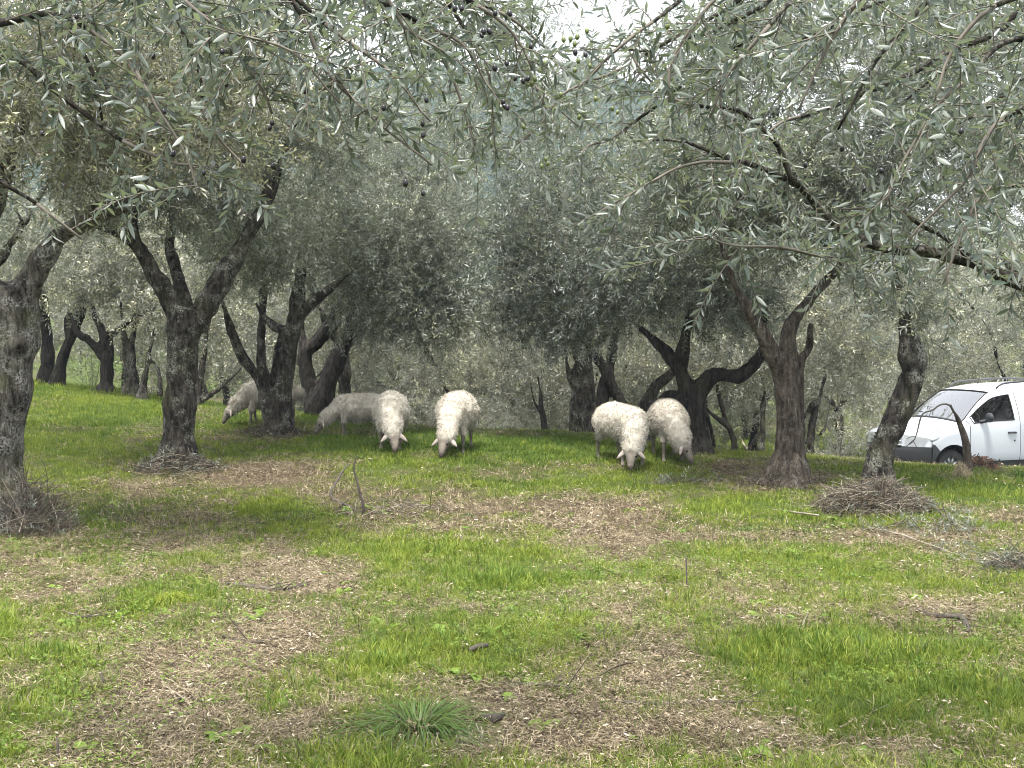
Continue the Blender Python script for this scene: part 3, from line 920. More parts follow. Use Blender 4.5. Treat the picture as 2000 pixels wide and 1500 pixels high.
for k, (lb, lim, bl) in enumerate(RIGHT):
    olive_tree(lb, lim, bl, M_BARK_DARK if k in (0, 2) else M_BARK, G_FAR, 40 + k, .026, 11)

# olive behind the van and olive over the van
def free_tree(label, x, y, height, width, seed, leaves, n, n_sprig, mat_=M_BARK, low=.45, size=(.75, 1.2), lean=None, group='olive trees of the grove', branches=True, voxel=.035, off=(0, 0)):
    """an olive with a short forked trunk and a wide crown, placed on the ground at x, y"""
    rng = np.random.default_rng(seed)
    z = gz(x, y)
    r = .05 + .014 * height
    fork = np.array([x + rng.normal(0, .15), y + rng.normal(0, .15), z + height * .26])
    limbs = [np.array([[x, y, z - .1, r * 2.0], [x + rng.normal(0, .04), y, z + .25, r * 1.15], [*(fork * .5 + np.array([x, y, z]) * .5 + rng.normal(0, .05, 3)), r], [*fork, r]])]
    a0 = rng.random() * 6.3
    for k in range(3):
        a = a0 + k * 2.1 + rng.normal(0, .3)
        d = np.array([math.cos(a), math.sin(a), 0])
        limbs.append(np.array([[*fork - [0, 0, .05], r * .7], [*(fork + d * width * .14 + [0, 0, height * .14]), r * .5],
                               [*(fork + d * width * .24 + rng.normal(0, .1, 3) + [0, 0, height * .30]), r * .35], [*(fork + d * width * .34 + [0, 0, height * .5]), r * .18]]))
    t = empty('olive_tree', (x, y, z), label, 'tree', group)
    link('trunk', trunk_mesh(limbs, mat_, voxel, seed), t)
    c = np.array([x + off[0], y + off[1], z + height * (low + 1) / 2])
    q = rng.normal(0, 1, (n, 3)); q /= np.linalg.norm(q, axis=1)[:, None]
    q *= (rng.random((n, 1)) ** (1 / 2.2)) * (1 + .35 * vnoise(q * 1.7 + seed, seed)[:, None])
    A = c + q * np.array([width / 2, width / 2, height * (1 - low) / 2])
    if branches:
        mb = MB()
        for Pc, rad in grow(limbs, A, rng):
            mb.tube(Pc, rad, 4, cap=False)
        link('branches', mb.mesh('branches', M_TWIG), t, kind='stuff')
    P, rot, sz, pk = sprigs_on(A, c, n_sprig, rng, .2, .1, size)
    scatter('crown', P, rot, sz, pk, leaves, t)
    return t


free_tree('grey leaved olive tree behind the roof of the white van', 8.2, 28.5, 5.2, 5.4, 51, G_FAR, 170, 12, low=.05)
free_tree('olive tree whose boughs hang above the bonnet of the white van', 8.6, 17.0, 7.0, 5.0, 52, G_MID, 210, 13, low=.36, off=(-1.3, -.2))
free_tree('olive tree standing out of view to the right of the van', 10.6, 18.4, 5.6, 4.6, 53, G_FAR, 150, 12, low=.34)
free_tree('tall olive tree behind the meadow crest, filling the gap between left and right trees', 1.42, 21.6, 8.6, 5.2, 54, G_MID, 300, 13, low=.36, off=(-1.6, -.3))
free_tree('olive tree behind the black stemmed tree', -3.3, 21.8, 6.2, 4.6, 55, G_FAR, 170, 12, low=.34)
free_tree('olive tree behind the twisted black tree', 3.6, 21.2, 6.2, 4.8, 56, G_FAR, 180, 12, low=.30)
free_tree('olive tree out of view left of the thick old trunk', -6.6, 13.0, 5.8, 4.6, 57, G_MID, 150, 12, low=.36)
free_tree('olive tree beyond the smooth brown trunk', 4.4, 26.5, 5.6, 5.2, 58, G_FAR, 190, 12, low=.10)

# the hazy background grove: low olives on the slope that falls away behind the meadow
BG = [(-13, 27, 5.6, 5.0), (-10.2, 30, 5.8, 5.4), (-7.8, 27.5, 5.4, 5.0), (-6.0, 31, 5.6, 5.4), (-4.6, 25.8, 4.2, 4.6), (-2.9, 29.0, 4.6, 5.2), (-1.0, 26.0, 3.6, 4.4), (0.9, 29.5, 4.6, 5.4), (1.9, 25.6, 3.6, 4.2),
      (3.6, 29.5, 4.6, 5.2), (6.4, 30.0, 5.4, 5.4), (10.6, 31.5, 5.6, 5.6), (12.6, 28, 5.6, 5.2), (-9, 36, 6.6, 6.0), (-3.5, 36, 6.4, 6.2), (2.0, 36.5, 6.4, 6.2), (7.6, 37, 6.8, 6.2), (13.5, 36, 6.6, 6.0), (-15.5, 33, 6.4, 5.6),
      (-12, 44, 8, 7.0), (-4, 45, 7.6, 7.0), (10, 46, 8, 7.0), (18, 44, 8, 7.0), (3, 47, 6.6, 7.0)]
MARK = {-70: 'out of view beside the thick old trunk', 244: 'behind the pair of slim stems', 370: 'behind the small tree with a low branch', 570: 'behind the many stemmed tree', 604: 'behind the black stemmed tree',
        778: 'behind the sheep with both ears out', 915: 'behind the sheep that grazes alone', 1068: 'behind the dead sapling', 1165: 'behind the hollow stump', 1271: 'behind the two sheep on the right',
        1474: 'behind the short upright trunk', 1748: 'behind the sawn leaning trunk', 2000: 'behind the door of the van', 444: 'left of the many stemmed tree', 784: 'behind the sheep with both ears out',
        1122: 'behind the hollow stump', 1456: 'behind the short upright trunk', 1833: 'behind the bonnet of the van', -44: 'out of view beside the thick old trunk', 394: 'right of the big forked trunk', 802: 'left of the sheep that grazes alone',
        1483: 'behind the short upright trunk', 1909: 'behind the roof of the van', 1142: 'behind the hollow stump'}
for k, (x, y, h, w) in enumerate(BG):
    px_ = 1000 + F * x / y
    row = 'nearest' if y < 33 else ('middle' if y < 40 else 'farthest')
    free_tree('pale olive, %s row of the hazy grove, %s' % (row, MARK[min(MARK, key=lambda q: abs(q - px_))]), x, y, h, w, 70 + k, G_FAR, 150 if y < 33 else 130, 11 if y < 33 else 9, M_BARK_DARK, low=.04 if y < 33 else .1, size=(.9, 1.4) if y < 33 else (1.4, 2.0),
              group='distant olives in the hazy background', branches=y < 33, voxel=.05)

# ---- two trees whose boughs hang in front of the camera: every leaf placed, the largest ones objects
def near_leaf_mesh(seed):
    rng = np.random.default_rng(seed)
    V, Fc = leaf_geo(1.0, rng.uniform(.20, .29), 5, rng.uniform(-.03, .22), .4)
    V[:, 1] += rng.uniform(-.06, .06) * V[:, 0] ** 2
    mb = MB(); mb.add(V, Fc)
    me = mb.mesh('leaf', M_LEAF_NEAR)
    point_attr(me, 'var', [rng.random()] * len(V))
    return me


LEAF_ME = [near_leaf_mesh(400 + i) for i in range(8)]
G_LEAF = scatter_group([proto('leaf_form', me_) for me_ in LEAF_ME])


def bough_tree(label, limbs, boughs, seed, material, extra_crown, n_big, leaf=.052, per_m=23):
    rng = np.random.default_rng(seed)
    base = limbs[0][0][:3].copy(); base[2] = gz(base[0], base[1]); limbs[0][0][2] = base[2] - .1
    t = empty('olive_tree', base, label, 'tree', 'olive trees with boughs overhead')
    link('trunk', trunk_mesh(limbs, material, .018, seed, .7), t)
    mb = MB(); lmb = MB()
    LP, LD, LS = [], [], []
    for rows, dens in boughs:
        rows = [(px, py, Y * 1.18, w) for px, py, Y, w in rows]
        B = catmull(px_limb(rows), .04)
        wob = np.stack([vnoise(np.stack([np.arange(len(B)) * .22, np.full(len(B), seed + k * 7.0), np.full(len(B), B[0, 0] * 9)], 1), seed + k) for k in range(3)], 1)
        B[:, :3] += wob * .03
        thick = np.where(B[:, 3] > .0075)[0]
        cut = len(B) if len(thick) and thick[-1] > len(B) * .75 else (thick[-1] + 2 if len(thick) > 2 else 0)
        if cut > 2: lmb.tube(B[:cut, :3], B[:cut, 3] * .95, 9)
        mb.tube(B[max(0, cut - 1):, :3], np.maximum(B[max(0, cut - 1):, 3], .0025), 7) if len(B) - cut > 1 else None
        T = np.gradient(B[:, :3], axis=0); T /= np.linalg.norm(T, axis=1)[:, None]
        total = np.linalg.norm(np.diff(B[:, :3], axis=0), axis=1).sum()
        for _ in range(int(total * per_m * dens)):
            j = int(len(B) * rng.uniform(.12, 1) - 1)
            d = T[j] * rng.uniform(-.1, .9) + rng.normal(0, .75, 3) * np.array([1, .8, .9]) + np.array([0, 0, .0])
            d /= np.linalg.norm(d)
            ln = rng.uniform(.16, .42)
            s = np.linspace(0, 1, 7)[:, None]
            droop = np.array([0, 0, -1.0]) * ln * rng.uniform(-.12, .30)
            Tw = B[j, :3] + d * ln * s + droop * s * s + rng.normal(0, .03, 3) * ln * np.sin(s * 3.1)
            mb.tube(Tw, np.linspace(.0024, .0010, 7), 4, cap=False)
            TT = np.gradient(Tw, axis=0); TT /= np.linalg.norm(TT, axis=1)[:, None]
            npair = max(3, int(ln / .024))
            ph = rng.random() * 3.1
            for q in range(npair * 2):
                if rng.random() < .12: continue
                f = .1 + .9 * (q // 2) / npair
                p = np.array([np.interp(f, s[:, 0], Tw[:, k]) for k in range(3)])
                td = TT[min(6, int(f * 6))]
                a = (q // 2) * 1.57 + (q % 2) * math.pi + ph + rng.normal(0, .3)
                u = np.cross(td, [0, 0, 1.0]); u /= np.linalg.norm(u) + 1e-6; w = np.cross(td, u)
                dl = td * rng.uniform(.3, .95) + (u * math.cos(a) + w * math.sin(a)) * rng.uniform(.55, .95) + np.array([0, 0, -.03])
                LP.append(p); LD.append(dl / np.linalg.norm(dl)); LS.append(leaf * rng.uniform(.62, 1.2))
    link('limbs', lmb.mesh('limbs', material), t, kind='stuff')
    link('branches', mb.mesh('branches', M_TWIG), t, kind='stuff')
    LP, LD, LS = np.array(LP), np.array(LD), np.array(LS)
    rot = euler_for(LD, rng, 1.2)
    pick = rng.integers(0, 8, len(LP))
    sx, sy, dep = project(LP)
    size = F * LS / dep * np.sqrt(np.clip(1 - (LD[:, 1]) ** 2, .05, 1))
    size[(sx < 0) | (sx > 2000) | (sy < 0) | (sy > 1500) | (dep < .3)] = 0
    order = np.argsort(-size)
    big, rest = order[:n_big], order[n_big:]
    for i in big:
        o = bpy.data.objects.new('leaf', LEAF_ME[pick[i]])
        COL.objects.link(o)
        o.parent = t
        o.matrix_parent_inverse = Matrix.Translation(t.location).inverted()
        o.location = LP[i]; o.rotation_euler = rot[i]; o.scale = (LS[i],) * 3
    scatter('foliage', LP[rest], rot[rest], LS[rest], pick[rest], G_LEAF, t)
    if len(extra_crown):
        A, C = [], []
        for bx, by, bY, rx, ry, rz, n in extra_crown:
            c = at(bx, by, bY); q = rng.normal(0, 1, (n, 3)); q /= np.linalg.norm(q, axis=1)[:, None]
            A.append(c + q * rng.random((n, 1)) ** .4 * np.array([rx, ry, rz]))
        A = np.vstack(A)
        P, r2, s2, pk = sprigs_on(A, A.mean(0), 13, rng, .2, .4)
        scatter('crown', P, r2, s2, pk, G_NEAR, t)
    return t, LP


def olives(tree, px_list, material, r, rng):
    """small fruit on short stalks, in the tree's boughs"""
    V = MB(); V.ellipsoid((0, 0, -.9), (.72, .72, 1.0), seg=10, rings=7); V.tube([(0, 0, .05), (.1, 0, .6), (.05, .1, 1.5)], .07, 4)
    me_ = V.mesh('olive', [material])
    for px, py, Y in px_list:
        o = bpy.data.objects.new('olive', me_); COL.objects.link(o)
        o.parent = tree; o.matrix_parent_inverse = Matrix.Translation(tree.location).inverted()
        o.location = at(px, py, Y * 1.1); s = r * rng.uniform(.85, 1.15); o.scale = (s, s, s)
        o.rotation_euler = (rng.normal(0, .25), rng.normal(0, .25), rng.random() * 6)


rng = np.random.default_rng(77)
LB = [([(-260, 250, 3.3, 60), (-60, 130, 3.2, 26), (60, 120, 3.2, 14), (200, 250, 3.2, 9), (330, 320, 3.2, 6), (430, 330, 3.1, 4)], 1.0),
      ([(-200, -140, 3.4, 40), (110, -20, 3.3, 16), (150, 80, 3.3, 12), (180, 150, 3.3, 8), (200, 230, 3.3, 5)], 1.0),
      ([(-100, -180, 3.2, 36), (250, -60, 3.1, 16), (400, 20, 3.1, 10), (470, 120, 3.0, 7), (520, 220, 3.0, 5)], 1.35),
      ([(100, -200, 3.0, 36), (480, -60, 3.0, 14), (620, 40, 3.0, 9), (760, 150, 2.95, 7), (850, 240, 2.95, 4)], 1.35),
      ([(300, -160, 3.3, 24), (620, -50, 3.2, 12), (780, 20, 3.2, 9), (900, 110, 3.2, 6), (980, 200, 3.2, 4)], 1.2),
      ([(360, -140, 2.9, 20), (560, -20, 2.9, 11), (640, 120, 2.9, 8), (700, 230, 2.9, 6), (830, 330, 2.9, 4)], 1.25),
      ([(500, -120, 3.5, 20), (800, -40, 3.4, 11), (960, 30, 3.4, 8), (1060, 90, 3.4, 5), (1120, 150, 3.4, 4)], 1.0),
      ([(-120, 60, 2.9, 24), (100, 30, 2.9, 12), (240, 120, 2.9, 8), (330, 240, 2.9, 6), (390, 400, 2.9, 4)], .8),
      ([(200, -120, 2.7, 18), (330, -10, 2.7, 10), (420, 60, 2.7, 7), (560, 110, 2.7, 5), (660, 200, 2.7, 4)], 1.2),
      ([(-300, 330, 3.6, 40), (-80, 300, 3.6, 14), (60, 380, 3.6, 8), (150, 460, 3.6, 5)], .6),
      ([(60, -160, 3.8, 20), (300, -40, 3.7, 12), (380, 110, 3.7, 9), (420, 260, 3.7, 6), (470, 330, 3.7, 4)], 1.1),
      ([(700, -140, 3.6, 18), (860, -20, 3.6, 10), (930, 90, 3.6, 7), (960, 200, 3.6, 5), (980, 300, 3.6, 3)], 1.2),
      ([(500, -90, 4.4, 16), (780, 30, 4.4, 9), (920, 80, 4.4, 7), (1040, 170, 4.4, 5), (1130, 250, 4.4, 3)], 1.2),
      ([(800, -110, 4.2, 14), (930, 0, 4.2, 8), (1030, 110, 4.2, 6), (1060, 230, 4.2, 4)], 1.2),
      ([(760, -120, 3.2, 16), (900, -10, 3.2, 9), (1000, 60, 3.2, 6), (1040, 130, 3.2, 4)], 1.1),
      ([(640, -120, 3.8, 16), (760, 0, 3.8, 9), (850, 90, 3.8, 7), (900, 200, 3.8, 5), (930, 290, 3.8, 3)], 1.2),
      ([(600, -100, 2.6, 18), (700, -20, 2.6, 9), (800, 60, 2.6, 6), (880, 100, 2.6, 4)], .9)]
tl, _ = bough_tree('olive tree out of view at left, its black fruited boughs hanging across the upper left',
    [np.array([[-4.25, 3.07, 0.10, 0.340], [-4.19, 3.07, 0.40, 0.220], [-4.01, 3.19, 1.10, 0.180], [-3.66, 3.30, 1.73, 0.158]]),
     np.array([[-3.72, 3.30, 1.61, 0.137], [-3.19, 3.54, 2.20, 0.105], [-2.60, 3.72, 2.61, 0.074], [-2.06, 3.78, 2.91, 0.047]]),
     np.array([[-3.72, 3.30, 1.61, 0.116], [-3.07, 3.54, 2.02, 0.074], [-2.24, 3.83, 2.26, 0.047], [-1.83, 3.89, 2.20, 0.032]]),
     np.array([[-2.71, 3.66, 2.55, 0.063], [-1.89, 3.66, 2.97, 0.047], [-1.18, 3.60, 2.97, 0.032], [-0.71, 3.54, 2.85, 0.021]])],
    LB, 501, M_BARK, [], 300)
olives(tl, [(432, 96, 3), (441, 158, 3), (300, 104, 3.2), (318, 213, 3.0), (117, 228, 3.2), (82, 255, 3.2), (532, 234, 2.95), (529, 245, 2.95), (598, 170, 2.9), (476, 305, 3), (534, 318, 3),
             (750, 205, 2.95), (832, 190, 2.95), (828, 258, 3.0), (826, 236, 3.0), (792, 350, 2.9), (825, 372, 2.9), (888, 10, 3.2), (902, 10, 3.2), (944, 55, 3.2), (954, 55, 3.2), (968, 20, 3.2), (994, 20, 3.2),
             (938, 65, 3.3), (1040, 85, 3.4), (1008, 148, 3.3), (984, 194, 3.2), (982, 204, 3.2), (992, 204, 3.2), (150, 27, 3.1), (398, 332, 3.1), (340, 294, 3.2), (306, 238, 3.2), (990, 118, 3.3), (966, 126, 3.3),
             (1022, 152, 3.3), (1034, 148, 3.3), (1124, 96, 3.4), (1143, 102, 3.4), (1078, 106, 3.4)], M_BLACK_OLIVE, .0105, rng)

RB = [([(2260, 560, 4.0, 44), (2060, 548, 3.9, 36), (1965, 538, 3.85, 30), (1900, 505, 3.8, 27), (1830, 488, 3.8, 25), (1750, 492, 3.8, 22), (1690, 462, 3.8, 20), (1635, 430, 3.8, 19), (1585, 390, 3.8, 16), (1555, 350, 3.75, 14), (1500, 322, 3.7, 12), (1430, 312, 3.7, 11), (1340, 290, 3.7, 7), (1260, 280, 3.7, 4)], .75),
      ([(1560, 352, 3.75, 12), (1480, 260, 3.7, 10), (1390, 205, 3.6, 8), (1320, 180, 3.6, 6), (1240, 110, 3.6, 4)], 1.0),
      ([(2200, -120, 3.6, 30), (1900, -60, 3.4, 14), (1760, 60, 3.3, 10), (1700, 160, 3.3, 7), (1640, 260, 3.3, 5)], 1.15),
      ([(2250, 40, 3.4, 26), (1980, 80, 3.3, 12), (1860, 180, 3.2, 8), (1790, 300, 3.2, 6), (1740, 400, 3.2, 4)], 1.15),
      ([(2000, -140, 3.3, 26), (1640, -50, 3.2, 12), (1500, 50, 3.1, 9), (1420, 140, 3.1, 6), (1380, 240, 3.1, 4)], 1.15),
      ([(1800, -120, 3.5, 20), (1420, -30, 3.5, 11), (1290, 40, 3.5, 8), (1200, 110, 3.5, 6), (1130, 170, 3.5, 4)], .55),
      ([(2260, 240, 3.0, 22), (2020, 210, 3.0, 12), (1920, 270, 2.9, 8), (1850, 390, 2.9, 6), (1800, 470, 2.9, 4)], 1.0),
      ([(1900, 505, 3.8, 11), (1800, 440, 3.6, 8), (1730, 400, 3.5, 6), (1640, 400, 3.4, 4)], 1.1),
      ([(1700, 465, 3.8, 9), (1640, 500, 3.5, 7), (1560, 500, 3.3, 6), (1440, 480, 3.2, 4), (1380, 470, 3.1, 3)], .9),
      ([(2150, -80, 2.8, 22), (1940, 20, 2.8, 10), (1860, 110, 2.8, 7), (1830, 210, 2.8, 4)], 1.1),
      ([(1760, -90, 2.7, 18), (1660, 20, 2.7, 9), (1600, 120, 2.7, 6), (1560, 210, 2.7, 4)], 1.0),
      ([(2120, 380, 3.2, 18), (1980, 360, 3.2, 10), (1900, 400, 3.2, 7), (1850, 540, 3.2, 4)], .9),
      ([(1440, 312, 3.7, 8), (1330, 330, 3.6, 6), (1230, 390, 3.5, 5), (1150, 440, 3.5, 3)], .7),
      ([(1560, -90, 4.3, 14), (1340, 60, 4.3, 8), (1220, 130, 4.3, 6), (1100, 190, 4.3, 5), (1010, 280, 4.3, 3)], 1.2),
      ([(1480, 60, 4.4, 12), (1330, 170, 4.4, 8), (1210, 250, 4.4, 6), (1110, 330, 4.4, 4)], 1.1),
      ([(1700, -120, 4.2, 16), (1420, 40, 4.2, 9), (1300, 90, 4.2, 7), (1190, 80, 4.2, 4)], 1.0),
      ([(2250, -60, 4.6, 22), (1960, 40, 4.6, 10), (1850, 130, 4.5, 7), (1760, 210, 4.5, 5)], 1.2),
      ([(1900, -100, 4.6, 16), (1720, 0, 4.6, 9), (1600, 60, 4.6, 7), (1470, 110, 4.6, 4)], 1.2),
      ([(2300, 130, 4.8, 22), (2020, 150, 4.8, 10), (1930, 210, 4.8, 7), (1840, 260, 4.8, 4)], 1.2),
      ([(1500, -60, 3.0, 14), (1400, 20, 3.0, 8), (1330, 100, 3.0, 6), (1300, 190, 3.0, 4)], .9),
      ([(2100, -40, 3.9, 20), (1820, 120, 3.9, 11), (1640, 200, 3.9, 8), (1520, 250, 3.9, 6), (1440, 360, 3.9, 4)], 1.0)]
tr, _ = bough_tree('olive tree standing out of view at right, thick dark bough crossing the upper right',
    [np.array([[4.37, 4.96, 0.05, 0.340], [4.31, 4.96, 0.40, 0.210], [4.13, 4.90, 1.00, 0.180], [3.89, 4.84, 1.49, 0.168]]),
     np.array([[3.95, 4.84, 1.31, 0.126], [3.30, 4.78, 1.63, 0.079], [2.83, 4.74, 1.79, 0.053], [2.60, 4.72, 1.82, 0.042]]),
     np.array([[3.89, 4.84, 1.49, 0.126], [3.30, 4.60, 2.32, 0.095], [2.71, 4.25, 2.79, 0.063], [2.24, 4.07, 2.97, 0.042]]),
     np.array([[3.89, 4.84, 1.49, 0.116], [3.07, 4.48, 2.08, 0.074], [2.48, 4.13, 2.38, 0.047], [2.06, 3.78, 2.43, 0.032]])],
    RB, 502, M_BARK, [], 300)
olives(tr, [(1646, 285, 3.7), (1573, 317, 3.6), (1719, 328, 3.2), (1978, 395, 3.2), (1690, 365, 3.3), (1880, 250, 3.0)], M_BLACK_OLIVE, .0105, rng)
olives(tr, [(1128, 66, 3.5), (1114, 70, 3.5), (1100, 72, 3.5), (1122, 80, 3.5), (1130, 114, 3.5), (1124, 132, 3.5), (1108, 122, 3.5), (1088, 120, 3.5), (1064, 118, 3.5), (1060, 128, 3.5), (1044, 150, 3.5), (1042, 158, 3.5),
             (1110, 160, 3.5), (1096, 180, 3.5), (1163, 188, 3.5), (1208, 215, 3.6), (1196, 208, 3.6), (1132, 224, 3.6), (1020, 244, 3.6), (1066, 306, 3.5), (1058, 320, 3.5), (1072, 316, 3.5), (1304, 45, 3.4), (1258, 42, 3.4), (1310, 183, 3.6), (1146, 55, 3.5), (1152, 124, 3.5)],
       M_GREEN_OLIVE, .0105, rng)

# ------------------------------------------------------------------ sheep
def sheep_mat():
    m, t, b = mat('fleece')
    N, L = t.nodes.new, t.links.new
    a = N('ShaderNodeAttribute'); a.attribute_name = 'wool'
    v = N('ShaderNodeAttribute'); v.attribute_name = 'var'
    tc = N('ShaderNodeTexCoord')
    n = N('ShaderNodeTexNoise'); n.inputs['Scale'].default_value = 11; n.inputs['Detail'].default_value = 6
    L(tc.outputs['Object'], n.inputs['Vector'])
    wool = ramp(t, n.outputs[0], [(0.3, (0.30, 0.27, 0.22)), (0.5, (0.39, 0.36, 0.305)), (0.72, (0.47, 0.445, 0.39))])
    skin = ramp(t, n.outputs[0], [(0.3, (0.085, 0.073, 0.062)), (0.7, (0.215, 0.188, 0.158))])
    c = mixc(t, a.outputs['Fac'], skin, wool)
    muz = N('ShaderNodeAttribute'); muz.attribute_name = 'muzzle'
    c = mixc(t, muz.outputs['Fac'], c, (0.09, 0.07, 0.062))
    L(c, b.inputs['Base Color']); b.inputs['Roughness'].default_value = 0.95; b.inputs['Specular IOR Level'].default_value = 0.1
    n2 = N('ShaderNodeTexNoise'); n2.inputs['Scale'].default_value = 90
    L(tc.outputs['Object'], n2.inputs['Vector'])
    bp = N('ShaderNodeBump'); bp.inputs['Strength'].default_value = 0.5; bp.inputs['Distance'].default_value = 0.01
    L(n2.outputs[0], bp.inputs['Height']); L(bp.outputs[0], b.inputs['Normal'])
    return m


M_SHEEP = sheep_mat()
M_WOOL = blademat('wool locks', (0.30, 0.27, 0.22), (0.50, 0.475, 0.42), 0.12, 0.95)
M_EAR = simple('pinkish ear skin', (0.29, 0.25, 0.22), 0.8, vary=0.2, vscale=20)
M_EYE = simple('dark eye', (0.012, 0.010, 0.008), 0.15)


def capsule_d(V, rows):
    """distance to a chain of spheres divided by their radius"""
    S = catmull(np.array(rows), .03)
    return np.min(np.linalg.norm(V[:, None] - S[None, :, :3], axis=2) / S[None, :, 3], axis=1)


def sheep(label, px, py, Y, yaw, seed, s=1.0, neck=0.0, head=0.0, step=(0, 0, 0, 0), fluffy=1.0, wool_h=1.0, nk_w=1.0):
    rng = np.random.default_rng(seed)
    p0 = at(px, py, Y)
    gx0, gy0 = p0[0], p0[1]
    root = empty('sheep', (gx0, gy0, gz(gx0, gy0)), label, 'sheep', 'grazing sheep', yaw)
    cy, sy = math.cos(yaw), math.sin(yaw)

    def low(x, y):     # ground under a local point, in local height
        return (gz(gx0 + s * (x * cy - y * sy), gy0 + s * (x * sy + y * cy)) - gz(gx0, gy0)) / s
    fx = low(.25, 0); bx = low(-.34, 0)
    lift = lambda x: bx + (fx - bx) * (x + .34) / .59
    torso = [(-.43, 0, .52, .115), (-.36, 0, .515, .17), (-.22, 0, .505, .208), (-.02, 0, .49, .222), (.17, 0, .495, .208), (.30, 0, .48, .165), (.36, 0, .46, .12)]
    torso = [(x, y, z + lift(x), r * (1 if abs(x) > .4 else wool_h)) for x, y, z, r in torso]
    hz = low(.72, neck)
    nk = [(.26, 0, .52 + lift(.26), .168), (.38, .22 * neck, .45 + lift(.38), .140), (.50, .62 * neck, .345 + hz * .7, .132), (.575, .9 * neck, .265 + hz, .102)]
    nk = [(x, y, z, r * nk_w) for x, y, z, r in nk]
    poll = np.array([.60, neck, .245 + hz])
    ha = math.atan2(neck, .5) * .5 + head
    f = np.array([math.cos(ha) * .50, math.sin(ha) * .50, -.86]); f /= np.linalg.norm(f)
    sd = np.array([-math.sin(ha), math.cos(ha), 0]); up = np.cross(f, sd)
    if up[2] < 0: up = -up
    hd = [(*(poll - f * .03), .074), (*(poll + f * .04), .076), (*(poll + f * .095 + up * .006), .061), (*(poll + f * .15 + up * .008), .044), (*(poll + f * .195 + up * .002), .034), (*(poll + f * .215 - up * .004), .026)]
    legs = []
    for i, (lx, ly) in enumerate([(.25, .115), (.25, -.115), (-.31, .125), (-.31, -.125)]):
        st = step[i]; g = low(lx + st, ly)
        if i < 2:
            legs.append([(lx - .01, ly * .9, .44 + g, .082), (lx + st * .3, ly, .30 + g, .046), (lx + st * .6 + .008, ly, .205 + g, .030), (lx + st * .85, ly, .10 + g, .020), (lx + st, ly, .04 + g, .022), (lx + st + .012, ly, .012 + g, .032)])
        else:
            legs.append([(lx + .02, ly * .9, .47 + g, .125), (lx + .05 + st * .3, ly * 1.05, .345 + g, .076), (lx - .045 + st * .6, ly, .225 + g, .031), (lx - .03 + st * .85, ly, .10 + g, .020), (lx - .025 + st, ly, .04 + g, .022), (lx - .01 + st, ly, .012 + g, .032)])
    tail = [(-.47, 0, .56 + bx, .04), (-.515, 0, .47 + bx, .036), (-.51, 0, .36 + bx, .022)]
    mb = MB()
    for rows in [torso, nk, hd, tail] + legs:
        R = catmull(np.array(rows), .025)
        mb.tube(R[:, :3], R[:, 3], 16)
        mb.ellipsoid(R[0, :3], [R[0, 3]] * 3, seg=12, rings=8); mb.ellipsoid(R[-1, :3], [R[-1, 3]] * 3, seg=12, rings=8)
    mb.ellipsoid((-.02, 0, .46 + lift(0)), (.34, .19 * wool_h, .185))
    me_ = fuse(mb, .0115, 7)
    V, Nn = verts_of(me_)
    dw = np.minimum(capsule_d(V, torso), capsule_d(V, nk))
    dw = np.minimum(dw, capsule_d(V, tail))
    dh = capsule_d(V, hd)
    dl = np.min([capsule_d(V, l[2:]) for l in legs], axis=0)
    for l in legs:
        dw = np.minimum(dw, capsule_d(V, l[:2]) * 1.0)
    wool = np.clip((np.minimum(dh, dl) - dw) * 3 + .5, 0, 1)
    front = np.einsum('ij,j->i', V - poll, f)
    wool = np.maximum(wool, np.clip(1 - (front - .005) / .03, 0, 1) * (dh < 1.3) * .85)
    wool = np.where((dl < 1.25) & (dl < dw), 0, wool)
    muzzle = np.clip((front - .188) / .02, 0, 1) * (dh < 1.4)
    q = V * np.array([20, 20, 13]) + seed
    wave = np.sin((V[:, 0] * 70 + 3 * vnoise(V * 9, seed)) ) * .5
    bands = np.abs(vnoise(V * np.array([17, 15, 8]) + seed, seed + 8)) * 2 - .6
    disp = (.9 * bands + .5 * vnoise(q * 1.3, seed) + .35 * vnoise(q * 2.6, seed + 1)) * .0062 * wool * fluffy
    disp += .018 * vnoise(V * 6.5, seed + 3) * wool * fluffy
    set_verts(me_, (V + Nn * disp[:, None]) * s)
    me_.materials.append(M_SHEEP); me_.polygons.foreach_set('use_smooth', [True] * len(me_.polygons))
    point_attr(me_, 'wool', wool); point_attr(me_, 'muzzle', muzzle)
    link('body', me_, root, False)
    # wool locks standing off the body
    nf = len(me_.polygons)
    ctr = np.empty(nf * 3); me_.polygons.foreach_get('center', ctr); ctr = ctr.reshape(-1, 3)
    nor = np.empty(nf * 3); me_.polygons.foreach_get('normal', nor); nor = nor.reshape(-1, 3)
    wf = np.array([wool[p.vertices[0]] for p in me_.polygons])
    cand = np.where(wf > .6)[0]
    pickf = rng.choice(cand, 9000)
    lock, var = MB(), []
    VV, FF = [], []
    for i in pickf:
        n_ = nor[i]
        d = n_ * .8 + np.array([0, 0, -.45]) + rng.normal(0, .35, 3)
        d /= np.linalg.norm(d)
        w_ = np.cross(d, rng.normal(0, 1, 3)); w_ /= np.linalg.norm(w_)
        ln = rng.uniform(.014, .034) * s * fluffy; wd = rng.uniform(.002, .0042) * s
        p = ctr[i] + rng.normal(0, .004, 3) - n_ * .004
        c_ = p + d * ln * .55
        e = p + d * ln + np.array([0, 0, -.3]) * ln
        b0 = len(VV)
        VV += [p - w_ * wd, p + w_ * wd, c_ + w_ * wd * .8, c_ - w_ * wd * .8, e]
        FF += [(b0, b0 + 1, b0 + 2, b0 + 3), (b0 + 3, b0 + 2, b0 + 4)]
        var += [rng.random()] * 5
    lock.add(VV, FF)
